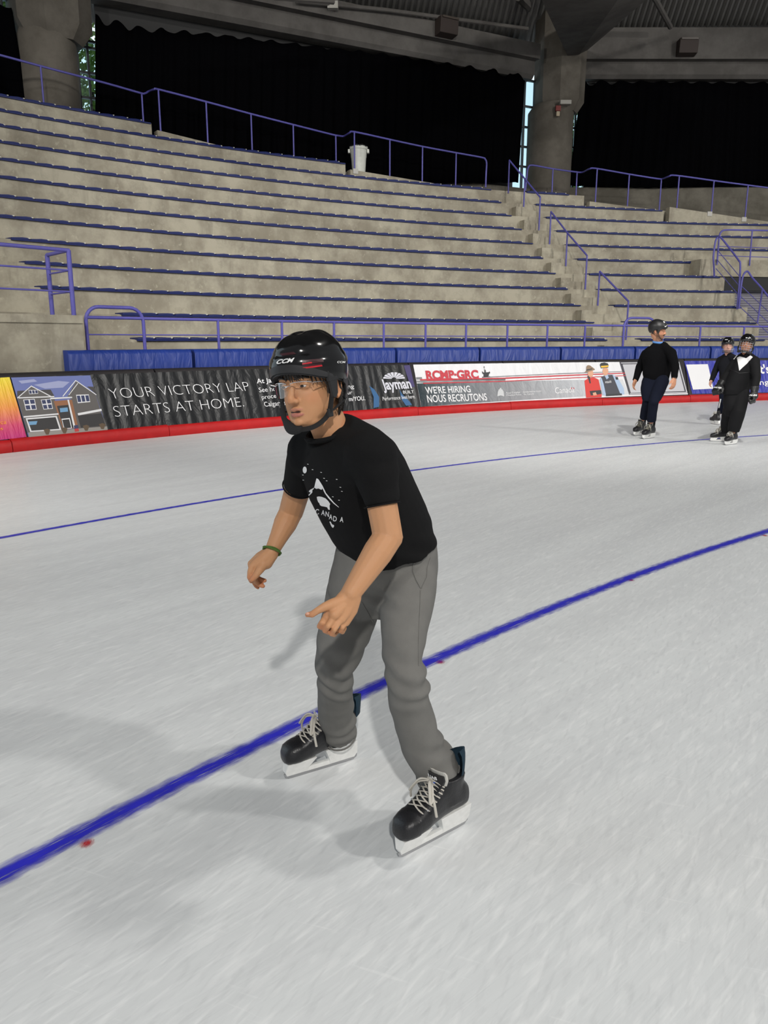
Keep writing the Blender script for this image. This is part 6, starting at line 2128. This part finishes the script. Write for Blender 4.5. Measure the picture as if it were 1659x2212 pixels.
# ------------------------------------------------ man in the black sweater
J = dict(N=at(1426, 745, 11.80), P=at(1418, 816, 11.84), LS=at(1450, 764, 11.64), RS=at(1395, 766, 11.96), LE=at(1458, 789, 11.56), LW=at(1456.5, 817, 11.50), RE=at(1382, 793, 12.0), RW=at(1372, 823, 11.88),
         LH=at(1430, 824, 11.72), RH=at(1406, 827, 11.93), LK=at(1412, 868, 11.60), RK=at(1398, 868, 11.82), LA=at(1407, 912, 11.72), RA=at(1390, 905, 11.98))
g1 = on_ground(1400, 944)
man = empty('person', g1, 'person in a black sweater and dark navy trousers gliding, head turned to the right', 'person')
MF = Vector((-0.6, -0.8, 0))
HM2 = frame(at(1421, 713.5, 11.80), (0.87, -0.47, -0.10), (0.02, 0, 1), 1.1)
figure(man, HM2, J, s2l(196, 142, 112), 1.08, (True, True), beard=s2l(92, 70, 58), fwd=MF)
face_extras(HM2, man)
mb = MB()
for sx in (-1, 1):
    mb.tube(catmull([(0, 0.099, -0.0535), (sx * 0.012, 0.097, -0.0545), (sx * 0.024, 0.089, -0.060), (sx * 0.030, 0.082, -0.070)], 3), [0.0045, 0.005, 0.005, 0.0052, 0.0052, 0.005, 0.0045, 0.004, 0.0035, 0.002], 7)
xf(mb, HM2).build('moustache', M['hair'], man, smooth=True)
mb = MB()
for sx in (-1, 1):
    for i in range(7):
        mb.tube([(sx * 0.078, 0.022 - 0.006 * i, 0.03), (sx * 0.079, 0.022 - 0.006 * i, 0.0), (sx * 0.077, 0.02 - 0.006 * i, -0.022)], [0.006, 0.005, 0.002], 6)
xf(mb, HM2).build('hair', M['hair'], man, smooth=True)
h2 = helmet(HM2, man, False, 'black_satin', chin_cup=False)
b2_ = bvh_of(h2)
patch_on('white_mark', b2_, h2, M['white_print'], [[(1435, 705), (1438, 704.2), (1441, 702.5), (1439.5, 705), (1437, 706.5)], [(1432, 694.5), (1434.5, 694), (1436.5, 697), (1434.5, 697.8)]])
sw = top_garment('sweater', man, J, M['black_knit'], [(1393, 1443, 820, 11.84, 0.150), (1390, 1446, 808, 11.83, 0.155), (1391, 1449, 790, 11.82, 0.155), (1389, 1452, 772, 11.81, 0.145), (1392, 1452, 758, 11.80, 0.12), (1402, 1446, 748, 11.80, 0.09), (1412, 1438, 741, 11.80, 0.07)], (0.078, 0.070, 0.062, 0.052, 0.044, 0.97))
swb = bvh_of(sw)
patch_on('shoulder_stripe', swb, sw, M['white_print'], [[(1397.5, 749.4), (1406, 744), (1406.8, 745.6), (1398.3, 751)]])
mb = MB()
nk = HM2 @ Vector((0, -0.03, -0.07)); n0 = J['N']
mb.tube([n0.lerp(nk, 0.30) + Vector((0.074 * math.cos(t), 0.070 * math.sin(t), 0.012 * math.sin(t))) for t in [2 * math.pi * k / 20 for k in range(21)]], 0.016, 8)
mb.build('collar', M['sky_collar'], sw, smooth=True)
pants(man, J, M['navy'], [(1392, 1444, 812, 11.84, 0.13), (1388, 1443, 824, 11.84, 0.14), (1386, 1438, 838, 11.82, 0.13), (1386, 1432, 852, 11.78, 0.12), (1389, 1426, 866, 11.74, 0.09)], (0.105, 0.097, 0.076, 0.068, 0.068))
mb = MB()
c = J['LE'].lerp(J['LW'], 0.98); ax = (J['LW'] - J['LE']).normalized(); u = ax.orthogonal().normalized(); v = ax.cross(u)
mb.tube([c + (u * math.cos(t) + v * math.sin(t)) * 0.033 for t in [2 * math.pi * k / 20 for k in range(21)]], 0.009, 6)
mb.build('watch', M['black_satin'], man, smooth=True)
skg = dict(boot=M['boot_black'], toe=M['boot_black'], tongue=M['black_satin'], felt=M['grey_web'], tendon=M['boot_black'], lace=M['grey_web'])
Mx, _, _ = skate_frame((1389, 949), (1414, 946), 1.0)
s1 = skate(Mx, man, skg, False)
patch_on('lime_mark', bvh_of(s1), s1, M['lime'], [[(1403, 938), (1406, 934.5), (1406.5, 939), (1403, 940.5)]])
Mx, _, _ = skate_frame((1369, 942), (1395, 939), 1.0)
skate(Mx, man, skg, False)

# ------------------------------------------------ face guards
def guard_pt(x, z):
    y = 0.150 - 0.55 * (x / 0.1) ** 2 * 0.1 - 0.25 * max(0, -z - 0.05)
    return Vector((x, y, z))
def cage(Mx, parent):
    root_mb = MB()
    for x in (-0.078, -0.047, -0.016, 0.016, 0.047, 0.078):
        root_mb.tube([guard_pt(x, z) for z in np.linspace(0.03, -0.105, 8)], 0.0024, 6)
    for z in (0.012, -0.018, -0.048, -0.078):
        root_mb.tube([guard_pt(x, z) for x in np.linspace(-0.085, 0.085, 11)] , 0.0024, 6)
    o = xf(root_mb, Mx).build('face_cage', M['wire'], parent, smooth=True)
    mb = MB()
    mb.tube([guard_pt(x, -0.108) - Vector((0, 0.012, 0.012 * (1 - (x / 0.09) ** 2) * -1 + 0.012)) for x in np.linspace(-0.086, 0.086, 13)], 0.017, 10)
    c_ = xf(mb, Mx).build('chin_cup', M['black_satin'], o, smooth=True)
    mb = MB()
    for sx in (-1, 1):
        mb.tube([guard_pt(sx * 0.085, -0.10) - Vector((0, 0.012, 0)), (sx * 0.096, 0.05, -0.075), (sx * 0.098, 0.0, -0.04)], 0.010, 8)
    xf(mb, Mx).build('cage_strap', M['black_web'], o, smooth=True)
    return o, c_
def full_visor(Mx, parent):
    mb = MB()
    mb.loft([[guard_pt(x, z) for z in np.linspace(0.03, -0.10, 8)] for x in np.linspace(-0.09, 0.09, 13)], False, False)
    o = xf(mb, Mx).build('face_shield', M['visor'], parent, smooth=True)
    mb = MB()
    for z in (-0.086, -0.108):
        mb.tube([guard_pt(x, z) for x in np.linspace(-0.09, 0.09, 11)], 0.006, 8)
    xf(mb, Mx).build('shield_rim', M['black_satin'], o, smooth=True)
    return o

def glove(root, W, E, palm_side, fwd, label=None, text=True):
    d = (W - E).normalized()
    t = Vector(fwd); t = (t - d * t.dot(d)).normalized()
    b = d.cross(t).normalized()
    if b.dot(palm_side) < 0: b = -b
    mb = MB()
    mb.loft([ellring(W - d * 0.075, t * 0.066, b * 0.060, 20), ellring(W - d * 0.02, t * 0.058, b * 0.052, 20), ellring(W + d * 0.02, t * 0.054, b * 0.045, 20)])
    mb.ell(W + d * 0.055, (0.062, 0.062, 0.062), 16, 10)
    for k, o in enumerate((0.042, 0.015, -0.014, -0.040)):
        p0 = W + d * 0.07 + t * o + b * 0.012
        p1 = p0 + d * 0.055 + b * 0.004; p2 = p1 + d * 0.022 - b * 0.040; p3 = p2 - d * 0.03 - b * 0.022
        mb.limb([p0, p1, p2, p3], [0.026, 0.022, 0.020, 0.018], 10)
    a0 = W + d * 0.03 + t * 0.045 - b * 0.015
    mb.limb([a0, a0 + d * 0.035 + t * 0.022 - b * 0.012, a0 + d * 0.075 + t * 0.022 - b * 0.03], [0.028, 0.024, 0.018], 10)
    me = mb.remeshed('glove', M['black_satin'], 0.008, 2, 0.4)
    o = link_mesh('glove', me, root)
    return o, d, t, b

# ------------------------------------------------ small skater in front, white T-shirt under the jacket
J = dict(N=at(1611, 769, 11.10), P=at(1594, 846, 11.14), LS=at(1630, 781, 10.97), RS=at(1591, 781, 11.23), LE=at(1634, 815, 10.88), LW=at(1629, 847, 10.82), RE=at(1571, 808, 11.28), RW=at(1555, 833, 11.16),
         LH=at(1604, 851, 11.05), RH=at(1585, 851, 11.22), LK=at(1595, 888, 10.97), RK=at(1577, 886, 11.12), LA=at(1584, 934, 11.02), RA=at(1567, 930, 11.40))
kid = empty('person', on_ground(1567, 957), 'small person in black jacket over a white T-shirt, with helmet cage and black gloves', 'person')
KF = Vector((-0.5, -0.86, 0))
HM3 = frame(at(1613, 743.5, 11.08), (-0.42, -0.89, 0.06), (0.20, 0.05, 1), 1.0)
figure(kid, HM3, J, s2l(176, 120, 88), 0.9, (False, False), fwd=KF)
face_extras(HM3, kid)
h3 = helmet(HM3, kid, False, 'black_gloss', strap=False)
b3_ = bvh_of(h3)
cg, cc_ = cage(HM3, h3)
mb = MB(); px_text(mb, 'BAUER', (1611, 731), (11, 0.2), (0.2, -2.0), lambda x, y: hel_px(x, y, 0.003, b3_), offset=0.02); mb.build('lettering', M['white_print'], h3)
mb = MB(); bb = bvh_of(cc_); px_text(mb, 'BAUER', (1601, 761.8), (10, 0.6), (0.0, -1.9), lambda x, y: hel_px(x, y, 0.003, bb), offset=0.02); mb.build('lettering', M['white_print'], cg)
jk = top_garment('jacket', kid, J, M['black_pants'], [(1563, 1614, 853, 11.14, 0.15), (1562, 1617, 842, 11.13, 0.155), (1570, 1626, 822, 11.12, 0.15), (1580, 1634, 802, 11.11, 0.14), (1586, 1637, 787, 11.10, 0.12), (1594, 1630, 776, 11.10, 0.09), (1600, 1622, 769, 11.10, 0.065)], (0.075, 0.066, 0.060, 0.055, 0.050, 0.9), yoke=0.062)
jb = bvh_of(jk)
ts = patch_on('t_shirt', jb, kid, M['white_cloth'], [[(1592.5, 773), (1598, 770.5), (1612, 774), (1621, 768), (1626.5, 772), (1614, 785), (1605, 793), (1597, 801)]], 0.006, 2)
patch_on('collar_edge', jb, jk, M['white_cloth'], [[(1585, 776), (1593.5, 766.5), (1594.3, 768), (1586.3, 777)], [(1620, 778), (1622.5, 774), (1623.3, 775), (1621, 778.8)]], 0.008, 3)
mb = MB()
for a, b in (((1576, 797), (1597, 806)), ((1597, 806), (1622, 804))):
    mb.tube([h for h in (hel_px(a[0] + (b[0] - a[0]) * k / 6, a[1] + (b[1] - a[1]) * k / 6, 0.001, jb) for k in range(7)) if h is not None], 0.003, 6)
mb.build('chest_seam', M['dark_grey'], jk, smooth=True)
pants(kid, J, M['black_pants'], [(1566, 1614, 838, 11.14, 0.13), (1566, 1614, 855, 11.13, 0.14), (1564, 1612, 872, 11.10, 0.14), (1566, 1608, 886, 11.08, 0.10)], (0.10, 0.100, 0.098, 0.096, 0.078))
for s_, px0 in (('R', (1541, 836.5)), ('L', (1615, 853.5))):
    W_, E_ = J[s_ + 'W'], J[s_ + 'E']
    g_, d, t, b = glove(kid, W_, E_, Vector((0.7, -0.7, 0)) if s_ == 'L' else Vector((-0.7, -0.6, 0)), KF if s_ == 'L' else Vector((0.3, -0.9, 0)))
    gb = bvh_of(g_)
    mb = MB()
    cu_ = at(*px0, W_.y)
    tx = 'BAUER'
    px_text(mb, tx, (px0[0], px0[1] + 1.2), (17 if s_ == 'R' else 20, 2.0 if s_ == 'R' else 1.0), (0.8, -3.0), lambda x, y: hel_px(x, y, 0.003, gb), offset=0.03, shear=0.2)
    # keep only lettering that landed on the glove
    mb.build('lettering', M['white_print'], g_)
    px1 = (1549, 855) if s_ == 'R' else (1613, 868)
    try:
        patch_on('palm_patch', gb, g_, mat('tan patch', s2l(150, 135, 95), 0.7), [[(px1[0] - 1.6, px1[1] - 2), (px1[0] + 1.6, px1[1] - 2), (px1[0] + 2, px1[1] + 2), (px1[0] - 1.2, px1[1] + 2.4)]])
    except Exception: pass
skk = dict(boot=M['boot_black'], toe=M['boot_black'], tongue=M['grey_web'], felt=M['grey_web'], tendon=M['boot_black'], lace=M['lace'])
Mx, _, _ = skate_frame((1567, 962), (1591, 959.5), 0.88)
skate(Mx, kid, skk, False)
Mx, _, _ = skate_frame((1541, 953.5), (1566, 954), 0.88)
skate(Mx, kid, skk, False)

# ------------------------------------------------ small skater behind, clear face shield
J = dict(N=at(1573, 769, 13.80), P=at(1573, 836, 13.82), LS=at(1590, 778, 13.62), RS=at(1556, 779, 13.95), LE=at(1597, 806, 13.60), LW=at(1592, 832, 13.50), RE=at(1544.5, 803, 13.98), RW=at(1536, 824, 13.86),
         LH=at(1583, 840, 13.72), RH=at(1565, 840, 13.90), LK=at(1581, 868, 13.60), RK=at(1562, 866, 13.72), LA=at(1580, 897, 13.70), RA=at(1556, 892, 13.85))
kid2 = empty('person', on_ground(1560, 919), 'small person in a dark sweater with a clear face shield, half hidden behind the other', 'person')
HM4 = frame(at(1572, 746.5, 13.80), (-0.30, -0.95, -0.04), (0, 0, 1), 1.0)
figure(kid2, HM4, J, s2l(214, 165, 145), 0.9, (True, True), fwd=Vector((-0.4, -0.9, 0)))
face_extras(HM4, kid2)
h4 = helmet(HM4, kid2, False, 'black_gloss', strap=False)
full_visor(HM4, h4)
b4_ = bvh_of(h4)
patch_on('white_mark', b4_, h4, M['white_print'], [[(1566, 733.5), (1572, 733.2), (1572, 734.3), (1566, 734.6)], [(1572.5, 737.5), (1575.5, 735.5), (1575, 737.8)]])
top_garment('sweater', kid2, J, mat('charcoal knit', s2l(26, 27, 32), 0.9, spec=0.15), [(1557, 1590, 842, 13.82, 0.14), (1556, 1592, 830, 13.81, 0.145), (1556, 1594, 805, 13.80, 0.14), (1553, 1594, 788, 13.80, 0.125), (1558, 1590, 777, 13.80, 0.095), (1564, 1582, 769, 13.80, 0.065)], (0.072, 0.062, 0.055, 0.048, 0.042, 0.95), yoke=0.06)
p4 = pants(kid2, J, M['navy'], [(1556, 1592, 832, 13.82, 0.12), (1556, 1592, 846, 13.81, 0.13), (1558, 1590, 856, 13.8, 0.10)], (0.090, 0.078, 0.066, 0.060, 0.062))
patch_on('side_stripe', bvh_of(p4), p4, M['white_cloth'], [[(1556, 862), (1558.2, 862), (1554.5, 881), (1551.8, 881)]])
skl = dict(boot=M['boot_black'], toe=M['boot_black'], tongue=M['grey_web'], felt=M['felt'], tendon=M['boot_black'], lace=M['lace'])
Mx, _, _ = skate_frame((1531, 914.5), (1558, 919.5), 0.92)
skate(Mx, kid2, skl, False)
Mx, _, _ = skate_frame((1562, 921), (1590, 924), 0.92)
skate(Mx, kid2, skl, False)
# ================================================================== LIGHT, CAMERA
def lamp(name, loc, target, power, size, col=(1, 0.97, 0.92)):
    l = bpy.data.lights.new(name, 'AREA')
    l.shape = 'DISK'; l.size = size; l.energy = power; l.color = col
    o = bpy.data.objects.new(name, l)
    COL.objects.link(o)
    o.location = loc
    o.rotation_euler = (Vector(target) - Vector(loc)).to_track_quat('-Z', 'Y').to_euler()
    return o
def spot(name, loc, target, power, half, size, col=(1, 0.97, 0.92)):
    l = bpy.data.lights.new(name, 'SPOT')
    l.energy = power; l.color = col; l.spot_size = rad(half * 2); l.spot_blend = 0.5; l.shadow_soft_size = size
    o = bpy.data.objects.new(name, l)
    COL.objects.link(o)
    o.location = loc
    o.rotation_euler = (Vector(target) - Vector(loc)).to_track_quat('-Z', 'Y').to_euler()
    return o
lamp('hall_lamp', (29, -6, 20), (2, 6, 0), 3300, 2.0)
lamp('hall_lamp', (1.0, -12.0, 11.4), (1.0, 6, 1), 1700, 0.55)
lamp('hall_lamp', (6.0, 4.6, 11.5), (0, 4, 0), 300, 0.8)
spot('stand_fill', (-13, -1, 9.5), (-3.5, 16, 2.0), 4600, 34, 0.2)  # added stand light, angled to suit the platform rail shadows
spot('stand_fill', (3, 1, 12.5), (3.5, 21, 1.6), 5000, 34, 0.2)  # added fill for the middle rows; cone spares the front skater
spot('stand_fill', (22, 4, 9.5), (9.5, 24, 2.0), 4600, 34, 0.2)  # added stand light, angled to suit the tunnel rail shadows
w = bpy.data.worlds.new('hall')
scn.world = w
w.use_nodes = True
w.node_tree.nodes['Background'].inputs[0].default_value = (0.95, 0.97, 1.0, 1)
w.node_tree.nodes['Background'].inputs[1].default_value = 0.31
cam = bpy.data.cameras.new('camera')
cam.sensor_fit = 'HORIZONTAL'
cam.sensor_width = 36.0
cam.lens = 36.0 * F_PX / 1659.0
cam.clip_start = 0.05; cam.clip_end = 200
co = bpy.data.objects.new('camera', cam)
COL.objects.link(co)
co.location = (0, 0, EYE)
co.rotation_euler = (math.pi / 2 - PITCH, 0, 0)
scn.camera = co
scn.view_settings.view_transform = 'Standard'
scn.view_settings.look = 'None'
scn.view_settings.exposure = 0.0
scn.view_settings.gamma = 1.0
scn.view_settings.use_curve_mapping = False
